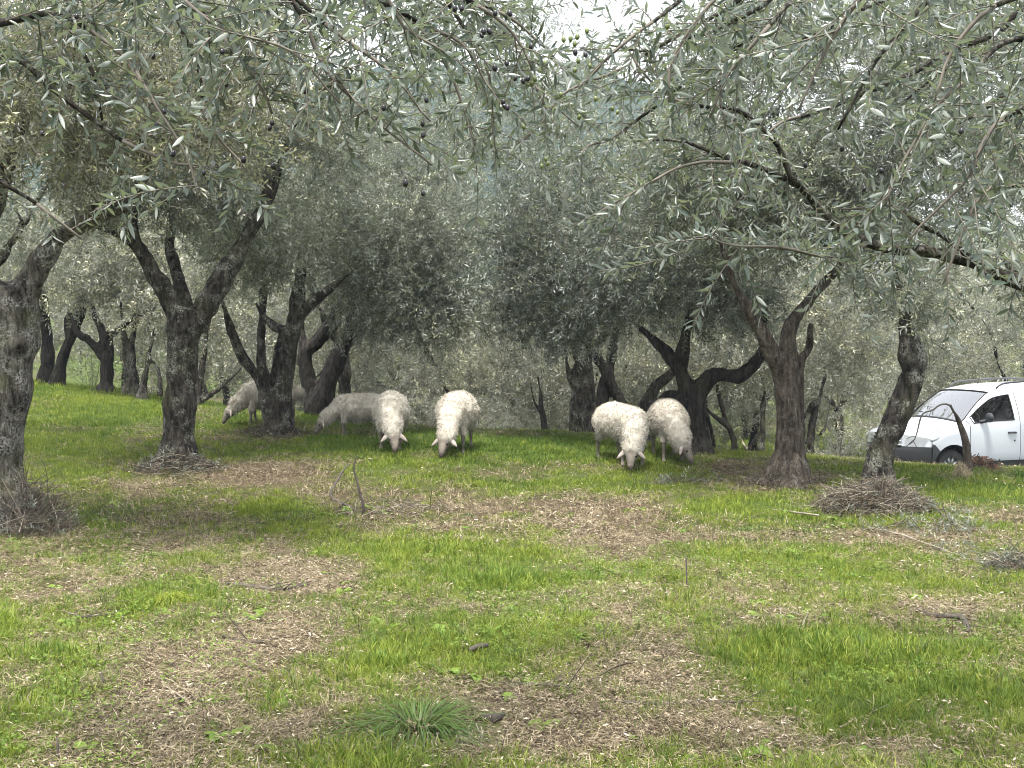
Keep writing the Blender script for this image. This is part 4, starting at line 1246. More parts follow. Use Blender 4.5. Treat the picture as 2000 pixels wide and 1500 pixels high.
    lm = lock.mesh('wool', M_WOOL, smooth=False); point_attr(lm, 'var', var)
    link('wool', lm, root, False, kind='stuff')
    for sg in (-1, 1):
        eb = MB()
        o_ = poll + sd * sg * .058 + up * .02 - f * .0
        d = sd * sg * .82 + np.array([0, 0, -.42]) + f * .1; d /= np.linalg.norm(d)
        wv = np.cross(d, up); wv /= np.linalg.norm(wv); nv = np.cross(d, wv)
        n = 9
        pts = []
        for k in range(n):
            u = k / (n - 1)
            hw = .030 * math.sin(math.pi * min(1, .12 + .86 * u)) ** .75
            c_ = o_ + d * .125 * u + np.array([0, 0, -.03]) * u * u
            for j in range(8):
                a = j * math.pi / 4
                pts.append(c_ + wv * hw * math.cos(a) + nv * (.007 * math.sin(a) + .010 * math.cos(a) ** 2))
        fc = [(k * 8 + j, k * 8 + (j + 1) % 8, (k + 1) * 8 + (j + 1) % 8, (k + 1) * 8 + j) for k in range(n - 1) for j in range(8)]
        fc += [tuple(range(7, -1, -1)), tuple((n - 1) * 8 + j for j in range(8))]
        eb.add(np.array(pts) * s, fc)
        link('ear', eb.mesh('ear', M_EAR), root, False)
        yb = MB(); yb.ellipsoid((poll + f * .075 + sd * sg * .058 + up * .032) * s, (.014 * s, .014 * s, .015 * s), seg=10, rings=8)
        link('eye', yb.mesh('eye', M_EYE), root, False)
    return root


PI = math.pi
sheep('cream sheep half hidden behind the many stemmed tree, head down to the left', 526, 822, 16.6, PI + .28, 601, .92, neck=.03, head=.1, step=(.05, -.05, .04, -.06), wool_h=1.08, nk_w=.86, fluffy=1.5)
sheep('smaller sheep in side view grazing to the left behind the sheep that faces us', 700, 857, 15.7, PI + .38, 602, .84, neck=.0, head=.05, step=(.04, -.06, .10, -.10), wool_h=1.05, nk_w=.84, fluffy=1.6)
sheep('white sheep facing us with both ears out, grazing in front of the smaller one', 764, 872, 14.05, -PI / 2 + .06, 603, .98, neck=.06, head=.12, step=(.02, -.03, .03, -.05))
sheep('white round fleeced sheep grazing alone in the middle of the meadow', 892, 884, 13.9, -PI / 2 - .10, 604, 1.0, neck=-.05, head=-.2, step=(.0, .04, -.03, .05), wool_h=1.06)
sheep('cream sheep standing at an angle with its long pale face towards us', 1215, 908, 13.6, -PI / 2 + .42, 605, 1.0, neck=-.22, head=-.42, step=(.03, -.04, .05, -.04))
sheep('white sheep beside the twisted black tree with its head turned sideways', 1306, 898, 14.0, -PI / 2 + .05, 606, 1.0, neck=.06, head=.95, step=(-.02, .04, .03, -.03), wool_h=1.04)

# ------------------------------------------------------------------ the white van
M_PAINT = simple('white van paint', (0.66, 0.70, 0.77), 0.22)
M_PAINT.node_tree.nodes['Principled BSDF'].inputs['Coat Weight'].default_value = 0.6
M_PLASTIC = simple('dark grey unpainted plastic', (0.045, 0.048, 0.055), 0.55, bump=0.15, bscale=400)
M_RUBBER = simple('tyre rubber', (0.022, 0.022, 0.023), 0.85)
M_STEEL = simple('grey steel rim', (0.42, 0.43, 0.44), 0.35, metal=0.7)
M_CHROME = simple('bright grille bar', (0.75, 0.76, 0.78), 0.18, metal=0.9)
M_CABIN = simple('dark cabin lining', (0.03, 0.031, 0.034), 0.8)
M_SEAT = simple('black seat cloth', (0.018, 0.018, 0.022), 0.9, bump=0.2, bscale=300)
M_PLATE = simple('white number plate', (0.72, 0.72, 0.70), 0.4)


def glass(name, tint, coat=0.0):
    m, t, b = mat(name)
    N, L = t.nodes.new, t.links.new
    g = N('ShaderNodeBsdfGlossy'); g.inputs['Roughness'].default_value = 0.02
    tr = N('ShaderNodeBsdfTransparent'); tr.inputs[0].default_value = (*tint, 1)
    fr = N('ShaderNodeFresnel'); fr.inputs[0].default_value = 1.52
    mx = N('ShaderNodeMixShader')
    ad_ = N('ShaderNodeMath'); ad_.operation = 'MULTIPLY_ADD'; ad_.inputs[1].default_value = 1.0; ad_.inputs[2].default_value = coat; ad_.use_clamp = True; L(fr.outputs[0], ad_.inputs[0]); L(ad_.outputs[0], mx.inputs[0]); L(tr.outputs[0], mx.inputs[1]); L(g.outputs[0], mx.inputs[2]); L(mx.outputs[0], t.nodes['Material Output'].inputs[0])
    return m


M_GLASS = glass('side glass', (.80, .84, .82))
M_SCREEN = glass('windscreen glass', (.55, .62, .60), .33)
M_LAMP = simple('clear lamp cover', (0.62, 0.66, 0.70), 0.08, metal=0.35)

vx, vy = at(1722, 900, 20.3)[:2]
THETA = math.radians(20)
vz = -0.76
FWX = .83                                   # front axle behind the nose
van = empty('white_van', (vx, vy, vz), 'small white panel van with dark grey bumper and open dark cabin parked beyond the trees', 'van')
van.rotation_euler = (0, 0, THETA)


def ys(z):
    return np.interp(z, [.26, .34, .45, .70, .95, 1.06, 1.2], [.79, .82, .86, .875, .868, .858, .84])


KEY = np.array([  # centre x, z ; edge x, y, z
    (.06, .24, .42, 0, .27), (0.0, .45, .37, 0, .45), (.02, .62, .36, 0, .62), (.05, .67, .36, 0, .68), (.10, .90, .38, 0, .84),
    (.17, .965, .43, .80, .895), (.55, 1.06, .68, .765, .985), (1.02, 1.145, 1.14, .745, 1.075), (1.38, 1.415, 1.45, .69, 1.37), (1.72, 1.645, 1.80, .635, 1.615),
    (2.25, 1.755, 2.28, .645, 1.70), (3.3, 1.79, 3.3, .655, 1.73), (4.15, 1.745, 4.12, .645, 1.685), (4.32, 1.60, 4.26, .65, 1.56), (4.36, .95, 4.28, .84, .95), (4.34, .28, 4.27, .80, .28)], float)
for r in KEY:
    if r[3] == 0: r[3] = float(ys(r[4])) - .004
SUB = 4
RAWS = []
for i in range(len(KEY) - 1):
    for k in range(SUB):
        RAWS.append((i + k / SUB, KEY[i] * (1 - k / SUB) + KEY[i + 1] * k / SUB))
RAWS.append((len(KEY) - 1.0, KEY[-1]))
SV = np.array([r[1] for r in RAWS])
for it in range(1):                          # soften the polyline a little
    S2 = SV.copy(); S2[1:-1] = SV[1:-1] * .5 + (SV[:-2] + SV[2:]) * .25; SV = S2
SI = np.array([r[0] for r in RAWS])
vv = np.array([-1, -.96, -.86, -.66, -.4, -.15, .15, .4, .66, .86, .96, 1.0])
T_ = []
for c in SV:
    a = np.abs(vv)
    T_.append(np.stack([c[0] + (c[2] - c[0]) * a ** 3, c[3] * vv, c[1] + (c[4] - c[1]) * a ** 2.6], 1))
T_ = np.array(T_)
ups = {'body': MB(), 'bonnet': MB(), 'bumper': MB(), 'grille': MB(), 'headlight_a': MB(), 'headlight_b': MB(), 'windscreen': MB(), 'rear_bumper': MB()}


def cell(mb, a, b, c, d, push=0.0):
    Q = np.array([a, b, c, d])
    if push:
        n = np.cross(Q[1] - Q[0], Q[3] - Q[0]); n /= np.linalg.norm(n) + 1e-9
        Q = Q + n * push
    mb.add(Q, [(0, 1, 2, 3)])


for i in range(len(SI) - 1):
    s = SI[i]
    for j in range(len(vv) - 1):
        vm = abs(vv[j] + vv[j + 1]) / 2
        if s < 3: tgt = 'bumper'
        elif s < 4: tgt = 'grille' if vm < .45 else ('headlight_a' if vv[j] < 0 else 'headlight_b')
        elif s < 5: tgt = 'body'
        elif s < 7: tgt = 'bonnet' if vm < .93 else 'body'
        elif s < 9: tgt = 'windscreen' if vm < .93 else 'body'
        elif s >= 14 and SV[i][1] < .6: tgt = 'rear_bumper'
        else: tgt = 'body'
        cell(ups[tgt], T_[i, j], T_[i, j + 1], T_[i + 1, j + 1], T_[i + 1, j], {'windscreen': .004, 'bonnet': -.005}.get(tgt, 0))

XS = np.unique(np.concatenate([np.linspace(.38, 1.30, 34), np.linspace(1.30, 2.20, 13), np.linspace(2.20, 3.1, 9), np.linspace(3.1, 4.25, 38), [1.20, 1.24, 2.18, 2.30]]))
edge = SV[(SI >= 4) & (SI <= 13)]


def side_col(x):
    ze = float(np.interp(x, edge[:, 2], edge[:, 4])); ye = float(np.interp(x, edge[:, 2], edge[:, 3]))
    zb = .27
    for xw in (FWX, 3.64):
        if abs(x - xw) < .41:
            zb = max(zb, .31 + math.sqrt(.41 ** 2 - (x - xw) ** 2))
    belt = min(1.07, ze - .10)
    zl = np.concatenate([[zb, max(zb + .004, .41) if zb < .4 else zb + .02], np.linspace(max(.46, zb + .04), belt, 7)])
    if x < .56:                      # the plastic corner of the bumper ends in a slanting edge
        zd = .735 - max(0, x - .42) * .95
        zl = np.concatenate([np.linspace(zb, max(zd, zb + .01), 5), np.linspace(max(zd, zb + .01), belt, 5)[1:]])
    zl = np.maximum.accumulate(zl + np.arange(len(zl)) * 1e-5)
    P = [(x, float(ys(z)), z) for z in zl]
    yb = float(ys(belt))
    for q in (.09, .27, .45, .63, .82, .92, 1.0):
        P.append((x, yb + (ye - yb) * (q ** 1.25), belt + (ze - belt) * q))
    return np.array(P)


SIDE = np.array([side_col(x) for x in XS])
side_parts = {}
for sg in (-1, 1):
    body, door, win, sill, bump = ups['body'], MB(), MB(), MB(), MB()
    arch = MB()
    M_ = np.array([1, sg, 1.0])
    for i in range(len(XS) - 1):
        xm = (XS[i] + XS[i + 1]) / 2
        for k in range(SIDE.shape[1] - 1):
            a, b_, c, d = SIDE[i, k] * M_, SIDE[i + 1, k] * M_, SIDE[i + 1, k + 1] * M_, SIDE[i, k + 1] * M_
            Q = (a, b_, c, d) if sg < 0 else (a, d, c, b_)
            zm = (a[2] + d[2]) / 2
            if xm < .56 and k < 4:
                cell(bump, *Q, push=.003)
            elif k == 0 and 1.24 < xm < 3.24:
                cell(sill, *Q)
            elif 1.20 < xm < 2.30 and (9 <= k < 13) and 1.29 < xm < 2.19:
                cell(win, *Q, push=-.006)
            elif 1.20 < xm < 2.30 and 1 <= k < 14:
                cell(door, *Q, push=.004)
            else:
                cell(body, *Q)
    side_parts[sg] = (door, win, sill, bump)


def vpart(name, mb, m, parent=van, smooth=True, merge=True):
    me_ = mb.mesh(name, m, smooth)
    if merge:
        bm = bmesh.new(); bm.from_mesh(me_)
        bmesh.ops.remove_doubles(bm, verts=bm.verts, dist=.0012)
        bmesh.ops.recalc_face_normals(bm, faces=bm.faces)
        bm.to_mesh(me_); bm.free()
        me_.polygons.foreach_set('use_smooth', [smooth] * len(me_.polygons))
    return link(name, me_, parent, False)


vpart('body', ups['body'], M_PAINT)
vpart('bonnet', ups['bonnet'], M_PAINT)
for sg in (-1, 1):
    for i in range(0):
        pass
fb = ups['bumper']
for sg in (-1, 1):
    fb.v += side_parts[sg][3].v; fb.f += [tuple(i + fb.n for i in f) for f in side_parts[sg][3].f]; fb.mi += side_parts[sg][3].mi; fb.n += side_parts[sg][3].n
vpart('front_bumper', fb, M_PLASTIC)
vpart('rear_bumper', ups['rear_bumper'], M_PLASTIC)
gr = vpart('grille', ups['grille'], M_RUBBER)
for k in range(3):
    z = .70 + .065 * k
    y = np.linspace(-.42, .42, 15)
    P = np.stack([.045 + .03 * (z - .66) / .25 + .36 * (np.abs(y) / .86) ** 3 - .012, y, np.full(15, z)], 1)
    mb = MB(); mb.tube(P, .014, 6); link('grille_bar', mb.mesh('grille_bar', M_CHROME), gr, False)
for nm in ('headlight_a', 'headlight_b'):
    vpart('headlight', ups[nm], M_LAMP)
    sg = -1 if nm.endswith('a') else 1
hl = MB()
for sg in (-1, 1):
    mb = MB(); mb.ellipsoid((.50, sg * .838, .84), (.17, .035, .065), Matrix.Rotation(sg * -.12, 3, 'Z') @ Matrix.Rotation(-.25, 3, 'Y'), 18, 10)
    link('headlight', mb.mesh('headlight', M_LAMP), van, False)
vpart('windscreen', ups['windscreen'], M_SCREEN)
ia, ib = [int(np.argmin(np.abs(SI - q))) for q in (7, 9)]
seal = [T_[ia, j] for j in range(1, 11)] + [T_[i, 10] for i in range(ia + 1, ib + 1)] + [T_[ib, j] for j in range(9, 0, -1)] + [T_[i, 1] for i in range(ib - 1, ia - 1, -1)]
mb = MB(); mb.tube(np.array(seal) + [0, 0, .006], .010, 5, cap=False); link('windscreen_seal', mb.mesh('windscreen_seal', M_RUBBER), van, False)
mb = MB(); mb.tube([T_[ia, j] + np.array([-.03, 0, .004]) for j in range(1, 11)], .022, 6); link('cowl', mb.mesh('cowl', M_PLASTIC), van, False)
for sg in (-1, 1):
    jj = 1 if sg < 0 else 10
    ib_ = int(np.argmin(np.abs(SI - 5)))
    mb = MB(); mb.tube([T_[i, jj] + np.array([0, 0, .0]) for i in range(ib_, ia + 1)], .006, 5); link('bonnet_gap', mb.mesh('bonnet_gap', M_RUBBER), van, False)
for sg in (-1, 1):
    door, win, sill, _b = side_parts[sg]
    d = vpart('door', door, M_PAINT)
    vpart('window', win, M_GLASS, d)
    vpart('sill', sill, M_PLASTIC)
    mb = MB(); P = np.array([(2.02, .878, .90), (2.06, .896, .903), (2.16, .896, .903), (2.20, .878, .90)]) * [1, sg, 1]
    mb.tube(catmull(P, .02), .017, 8); link('handle', mb.mesh('handle', M_PLASTIC), d, False)
    # window seal: a thin dark frame round the opening
    cols = np.where((XS > 1.27) & (XS < 2.19))[0]
    loop = [SIDE[c, 9] for c in cols] + [SIDE[cols[-1], k] for k in range(10, 14)] + [SIDE[c, 13] for c in cols[::-1][1:]] + [SIDE[cols[0], k] for k in range(12, 8, -1)]
    mb = MB(); mb.tube(np.array(loop) * [1, sg, 1] + [0, sg * .004, 0], .011, 6, cap=False); link('window_seal', mb.mesh('window_seal', M_RUBBER), d, False)
    # mirror
    mb = MB(); mb.ellipsoid((1.50, sg * .985, 1.185), (.055, .115, .085), Matrix.Rotation(sg * .25, 3, 'Z'), 18, 12)
    mb.tube([(1.42, sg * .84, 1.10), (1.46, sg * .90, 1.115), (1.49, sg * .95, 1.13)], [.04, .035, .03], 8)
    link('mirror', fuse(mb, .012, 3), van, False).data.materials.append(M_PLASTIC)
    # roof rail
    P = np.array([(2.0, .60, 1.68), (2.12, .60, 1.755), (2.45, .60, 1.79), (3.2, .61, 1.825), (3.9, .60, 1.80), (4.02, .60, 1.73)]) * [1, sg, 1]
    mb = MB(); mb.tube(catmull(P, .06), .018, 8); link('roof_rail', mb.mesh('roof_rail', M_PLASTIC), van, False)
    # black door seam and panel gaps
    for xx, nm in ((2.305, 'rear_gap'), (1.195, 'front_gap')):
        col = np.array([np.interp(xx, XS, SIDE[:, k, j]) for k in range(1, 15) for j in range(3)]).reshape(-1, 3)
        mb = MB(); mb.tube(col * [1, sg, 1] + [0, sg * .0015, 0], .0055, 5); link('door_gap', mb.mesh('door_gap', M_RUBBER), van, False)
    mb = MB(); mb.box((2.17, sg * .879, .76), (.028, .008, .028)); link('lock', mb.mesh('lock', M_RUBBER), d, False)
    mb = MB(); mb.box((1.06, sg * .876, .80), (.10, .006, .022)); link('side_indicator', mb.mesh('side_indicator', M_LAMP), van, False)
    # wheels
    for xw in (FWX, 3.64):
        w = bpy.data.objects.new('wheel', None); COL.objects.link(w); w.parent = van; w.location = (xw, sg * .735, .312)
        prof = [(.19, .085), (.235, .098), (.285, .095), (.306, .075), (.312, .03), (.312, -.03), (.306, -.075), (.285, -.095), (.19, -.085)]
        V, Fc = [], []
        nseg = 36
        for k in range(nseg):
            a = 2 * PI * k / nseg
            for r, yy in prof:
                V.append((r * math.cos(a), yy, r * math.sin(a)))
        m_ = len(prof)
        for k in range(nseg):
            for j in range(m_ - 1):
                Fc.append((k * m_ + j, k * m_ + j + 1, ((k + 1) % nseg) * m_ + j + 1, ((k + 1) % nseg) * m_ + j))
        mb = MB(); mb.add(V, Fc); link('tyre', mb.mesh('tyre', M_RUBBER), w, False)
        mb = MB()
        ring = [(.20 * math.cos(a), sg * .06, .20 * math.sin(a)) for a in np.linspace(0, 2 * PI, 37)]
        mb.tube(np.array(ring), .016, 6, cap=False)
        for k in range(10):
            a = 2 * PI * k / 10
            mb.box((.115 * math.cos(a), sg * .055, .115 * math.sin(a)), (.17, .025, .035), Matrix.Rotation(-a, 3, 'Y'))
        mb.ellipsoid((0, sg * .06, 0), (.055, .02, .055)); mb.ellipsoid((0, sg * .02, 0), (.195, .012, .195), seg=24)
        link('rim', mb.mesh('rim', M_STEEL), w, False)
        mb = MB()
        P = [(xw + .405 * math.cos(a), sg * (.62 + 0), .31 + .405 * math.sin(a)) for a in np.linspace(0, PI, 17)]
        Q = [(p[0], sg * .872, p[2]) for p in P]
        mb.add(np.array(P + Q), [(k, k + 1, 17 + k + 1, 17 + k) for k in range(16)])
        mb.add([(xw + .41 * math.cos(a), sg * .60, .31 + .41 * math.sin(a)) for a in np.linspace(0, PI, 17)], [tuple(range(17))])
        link('wheel_arch', mb.mesh('wheel_arch', M_RUBBER), van, False)
    st = MB()
    st.box((2.06, sg * .37, .72), (.50, .48, .16)); st.box((2.30, sg * .37, 1.02), (.15, .46, .58), Matrix.Rotation(.22, 3, 'Y'))
    so = bpy.data.meshes.new('x'); bpy.data.meshes.remove(so)
    seat = link('seat', fuse(st, .03, 6), van, False); seat.data.materials.append(M_SEAT)
    hb = MB(); hb.ellipsoid((2.37 - .30 * (sg < 0), sg * .37, 1.40), (.07, .135, .115)); hb.tube([(2.36 - .30 * (sg < 0), sg * .37, 1.20), (2.37 - .30 * (sg < 0), sg * .37, 1.34)], .03, 6)
    link('headrest', hb.mesh('headrest', M_SEAT), seat, False)
    mb = MB(); mb.tube(np.array([(1.06, sg * .05 - .15, 1.16), (1.12, sg * .05 + .1, 1.205), (1.20, sg * .05 + .42, 1.24)]), .009, 5); link('wiper', mb.mesh('wiper', M_RUBBER), van, False)
mb = MB(); mb.box((2.3, 0, .36), (3.7, 1.1, .16)); mb.box((2.3, 0, .52), (2.4, 1.60, .06)); link('underbody', mb.mesh('underbody', M_CABIN, False), van, False)
mb = MB(); mb.box((1.30, 0, .98), (.42, 1.44, .20)); link('dashboard', fuse(mb, .03, 6), van, False).data.materials.append(M_CABIN)
mb = MB()
a = np.linspace(0, 2 * PI, 25)
mb.tube(np.stack([1.66 + .07 * np.sin(a), -.37 + .185 * np.cos(a), 1.06 + .17 * np.sin(a)], 1), .014, 6, cap=False)
link('steering_wheel', mb.mesh('steering_wheel', M_CABIN), van, False)
mb = MB(); mb.box((2.72, 0, .98), (.02, 1.40, .86)); mb.box((2.72, 0, 1.55), (.02, 1.24, .26)); link('bulkhead', mb.mesh('bulkhead', M_CABIN, False), van, False)
mb = MB(); mb.box((-.012, 0, .47), (.012, .52, .11)); link('number_plate', mb.mesh('number_plate', M_PLATE, False), van, False)
mb = MB(); mb.tube([(1.62, .05, 1.52), (1.66, .05, 1.56)], .012, 6); mb.tube([(2.10, 0, 1.70), (2.22, 0, 2.0)], .006, 5); link('aerial', mb.mesh('aerial', M_RUBBER), van, False)

# ------------------------------------------------------------------ grass and litter
def blade_tuft(seed, n, h, w, spread, lean, material, flat=0.0, segs=3):
    rng = np.random.default_rng(seed)
    V, Fc, var = [], [], []
    for _ in range(n):
        a = rng.random() * 6.283
        r = spread * math.sqrt(rng.random())
        p = np.array([r * math.cos(a), r * math.sin(a), -.004])
        a2 = a + rng.normal(0, .9)
        out = np.array([math.cos(a2), math.sin(a2), 0])
        side = np.array([-out[1], out[0], 0]) + rng.normal(0, .3, 3)
        side /= np.linalg.norm(side)
        hh = h * rng.uniform(.45, 1.15); ww = w * rng.uniform(.7, 1.2); ln = lean * rng.uniform(.2, 1.3)
        v = rng.random(); b0 = len(V)
        for k in range(segs + 1):
            s = k / segs
            c = p + out * hh * ln * s ** 1.6 + np.array([0, 0, hh * (s - .45 * min(1.6, ln) * s * s) * (1 - flat)])
            if k < segs:
                V += [c - side * ww * .5 * (1 - s * .55), c + side * ww * .5 * (1 - s * .55)]
            else:
                V += [c]
        for k in range(segs - 1):
            Fc.append((b0 + 2 * k, b0 + 2 * k + 1, b0 + 2 * k + 3, b0 + 2 * k + 2))
        Fc.append((b0 + 2 * segs - 2, b0 + 2 * segs - 1, b0 + 2 * segs))
        var += [v] * (2 * segs + 1)
    mb = MB(); mb.add(V, Fc)
    me_ = mb.mesh('tuft', material, smooth=False); point_attr(me_, 'var', var)
    return me_


def flat_bits(seed, n, ln, w, spread, material, lift=.012):
    """short dry blades or twigs lying about"""
    rng = np.random.default_rng(seed)
    V, Fc, var = [], [], []
    for _ in range(n):
        c = np.array([rng.normal(0, spread), rng.normal(0, spread), abs(rng.normal(0, lift)) + .003])
        a = rng.random() * 6.283
        d = np.array([math.cos(a), math.sin(a), rng.normal(0, .22)])
        sd = np.array([-d[1], d[0], rng.normal(0, .5)]); sd /= np.linalg.norm(sd)
        l = ln * rng.uniform(.4, 1.3); ww = w * rng.uniform(.6, 1.3); b0 = len(V)
        up = np.array([0, 0, l * rng.uniform(-.05, .14)])
        V += [c - d * l / 2, c + sd * ww / 2 + up, c + d * l / 2, c - sd * ww / 2 + up]
        Fc.append((b0, b0 + 3, b0 + 2, b0 + 1)); var += [rng.random()] * 4
    mb = MB(); mb.add(V, Fc)
    me_ = mb.mesh('bits', material, smooth=False); point_attr(me_, 'var', var)
    return me_


def clover_tuft(seed):
    rng = np.random.default_rng(seed)
    V, Fc, var = [], [], []
    for _ in range(9):
        c = np.array([rng.normal(0, .03), rng.normal(0, .03), rng.uniform(.015, .045)])
        for k in range(3):
            a = k * 2.094 + rng.random()
            d = np.array([math.cos(a), math.sin(a), rng.normal(.1, .2)]) * rng.uniform(.005, .009)
            e = np.array([-d[1], d[0], 0]) * .6
            b0 = len(V)
            V += [c, c + d * .7 + e, c + d * 1.3, c + d * .7 - e]; Fc.append((b0, b0 + 3, b0 + 2, b0 + 1)); var += [rng.random()] * 4
    mb = MB(); mb.add(V, Fc)
    me_ = mb.mesh('tuft', M_CLOVER, smooth=False); point_attr(me_, 'var', var)
    return me_


G_GRASS = scatter_group([proto('tuft', blade_tuft(700 + i, 15, .050 + .008 * i, .0032, .035, .8, M_GRASS)) for i in range(5)] +
                        [proto('tuft', blade_tuft(710 + i, 12, .085, .0040, .03, .6, M_GRASS_DEEP)) for i in range(2)])
G_GRASS_FAR = scatter_group([proto('tuft', blade_tuft(720 + i, 16, .060 + .008 * i, .0062, .07, .8, M_GRASS, segs=2)) for i in range(4)] +
                            [proto('tuft', blade_tuft(730 + i, 16, .075, .0066, .07, .6, M_GRASS_DEEP, segs=2)) for i in range(2)])
G_DRY = scatter_group([proto('bits', flat_bits(740 + i, 20, .065, .0024, .045, M_STRAW, .016)) for i in range(3)] +
                      [proto('bits', flat_bits(745 + i, 16, .036, .0075, .055, M_LITTER, .010)) for i in range(3)] +
                      [proto('bits', flat_bits(750 + i, 12, .085, .0036, .055, M_BROWNTWIG, .014)) for i in range(2)] +
                      [proto('tuft', blade_tuft(755 + i, 8, .07, .0028, .04, 1.2, M_STRAW)) for i in range(2)])
G_CLOVER = scatter_group([proto('tuft', clover_tuft(760 + i)) for i in range(3)])

gr_ = np.random.default_rng(99)


def field_points(n, y0, y1, power=1.0, margin=.30):
    n = int(n * (.45 + margin) / .51) if margin == .30 else n
    y = (gr_.random(n) * (y1 ** power - y0 ** power) + y0 ** power) ** (1 / power)
    x = (gr_.random(n) * 2 - 1) * (.45 + margin) * y
    return x, y


def lay(name, x, y, n_pick, group, label, size, dz=0.0, up=None):
    z = ground(x, y) + dz
    P = np.stack([x, y, z], 1)
    rot = np.stack([gr_.normal(0, .12, len(x)), gr_.normal(0, .12, len(x)), gr_.random(len(x)) * 6.283], 1)
    pick = n_pick if isinstance(n_pick, np.ndarray) else gr_.integers(0, n_pick, len(x))
    return scatter(name, P, rot, size, pick, group, label=label)


def lushness(x, y):
    return np.clip(fbm(np.stack([x * .55, y * .55, 0 * x], 1), 21, 3) * 1.4 + .1 + np.where(y > 13.6, .55, 0), -1, 1)


x, y = field_points(46000, 3.6, 9.0, 1.5)
d = dryness(x, y); clump = .5 + .5 * vnoise(np.stack([x * 5, y * 5, 0 * x], 1), 41)
k = gr_.random(len(x)) < np.clip(1.15 - 1.02 * d, .10, 1) * (.35 + .65 * np.clip(clump * 1.6, 0, 1))
x, y, d = x[k], y[k], d[k]
lu = lushness(x, y)
pick = np.where(gr_.random(len(x)) < .10 + .25 * np.clip(lu, 0, 1), gr_.integers(5, 7, len(x)), gr_.integers(0, 5, len(x)))
tall = np.clip(vnoise(np.stack([x * 1.7, y * 1.7, 0 * x], 1), 43), 0, 1)
lay('grass', x, y, pick, G_GRASS, 'short bright green grass of the near meadow', gr_.uniform(.55, 1.1, len(x)) * (1.05 - .45 * d) * (1 + .8 * tall))
x, y = field_points(80000, 8.8, 21.0, 1.7, .31)
d = dryness(x, y); clump = .5 + .5 * vnoise(np.stack([x * 3, y * 3, 0 * x], 1), 42)
k = gr_.random(len(x)) < np.clip(1.15 - 1.1 * d, .05, 1) * (.45 + .55 * np.clip(clump * 1.6, 0, 1))
x, y, d = x[k], y[k], d[k]
lu = lushness(x, y)
pick = np.where(gr_.random(len(x)) < .08 + .75 * np.clip(lu, 0, 1), gr_.integers(4, 6, len(x)), gr_.integers(0, 4, len(x)))
lay('grass', x, y, pick, G_GRASS_FAR, 'green grass of the far meadow and its bank', gr_.uniform(.6, 1.15, len(x)) * (1.05 - .4 * d))
x, y = field_points(26000, 20.5, 40.0, 1.6, .25)
lay('grass', x, y, 6, G_GRASS_FAR, 'rough grass under the distant olives', gr_.uniform(1.2, 2.4, len(x)))
x, y = field_points(52000, 3.6, 9.5, 1.5)
d = dryness(x, y)
k = gr_.random(len(x)) < np.clip(d * 1.2 + .03, 0, 1)
x, y = x[k], y[k]
lay('dead_leaves', x, y, np.where(gr_.random(len(x)) < .8, gr_.integers(0, 8, len(x)), gr_.integers(8, 10, len(x))), G_DRY, 'litter of straw, dead olive leaves and bits of twig', gr_.uniform(.6, 1.15, len(x)))
x, y = field_points(52000, 9.3, 19.0, 1.6, .28)
d = dryness(x, y)
k = gr_.random(len(x)) < np.clip(d * 1.2 - .08, 0, 1)
x, y = x[k], y[k]
lay('dead_leaves', x, y, np.where(gr_.random(len(x)) < .55, gr_.integers(0, 8, len(x)), gr_.integers(8, 10, len(x))), G_DRY, 'straw and dry cut grass on the farther bare patches', gr_.uniform(.9, 1.6, len(x)))
x, y = field_points(3500, 3.6, 9.0, 1.4)
k = vnoise(np.stack([x * 1.1, y * 1.1, 0 * x], 1), 51) > .25
x, y = x[k], y[k]
lay('clover', x, y, 3, G_CLOVER, 'low clover between the grass', gr_.uniform(.7, 1.3, len(x)))


def weed(seed):
    rng = np.random.default_rng(seed)
    V, Fc, var = [], [], []
    for _ in range(7):
        a = rng.random() * 6.283; d = np.array([math.cos(a), math.sin(a), rng.uniform(.1, .6)]); d /= np.linalg.norm(d)
        sd = np.array([-math.sin(a), math.cos(a), rng.normal(0, .2)]); ln = rng.uniform(.03, .075); v = rng.random(); b0 = len(V)
        for k in range(5):
            s_ = k / 4; w = .3 * ln * math.sin(math.pi * (.08 + .9 * s_)) ** .8
            c = d * ln * s_ - np.array([0, 0, .5]) * ln * s_ ** 2.5 + np.array([0, 0, .012])
            V += [c - sd * w + [0, 0, .15 * w], c, c + sd * w + [0, 0, .15 * w]]
        for k in range(4):
            q = b0 + 3 * k; Fc += [(q, q + 1, q + 4, q + 3), (q + 1, q + 2, q + 5, q + 4)]
        var += [v] * 15
    mb = MB(); mb.add(V, Fc); me_ = mb.mesh('weed_form', M_CLOVER); point_attr(me_, 'var', var)
    return me_


def stalk(seed):
    rng = np.random.default_rng(seed); mb = MB()
    for _ in range(rng.integers(1, 4)):
        p = np.array([rng.normal(0, .02), rng.normal(0, .02), -.01]); d = np.array([rng.normal(0, .3), rng.normal(0, .3), 1]); ln = rng.uniform(.06, .17)
        s_ = np.linspace(0, 1, 4)[:, None]
        mb.tube(p + d * ln * s_ + rng.normal(0, .03, 3) * s_ * s_, [.0016, .0014, .0011, .0008], 3, cap=False)
    me_ = mb.mesh('stalk_form', M_BROWNTWIG); point_attr(me_, 'var', [rng.random()] * len(me_.vertices))
    return me_


x, y = field_points(260, 3.8, 11, 1.6)
lay('weeds', x, y, 4, scatter_group([proto('weed_form', weed(770 + i)) for i in range(4)]), 'broad leaved weeds scattered through the near meadow', gr_.uniform(.6, 1.3, len(x)))
x, y = field_points(420, 3.8, 13, 1.6)
lay('dry_stalks', x, y, 4, scatter_group([proto('stalk_form', stalk(780 + i)) for i in range(4)]), 'thin brown dry stalks standing here and there in the meadow', gr_.uniform(.6, 1.3, len(x)))

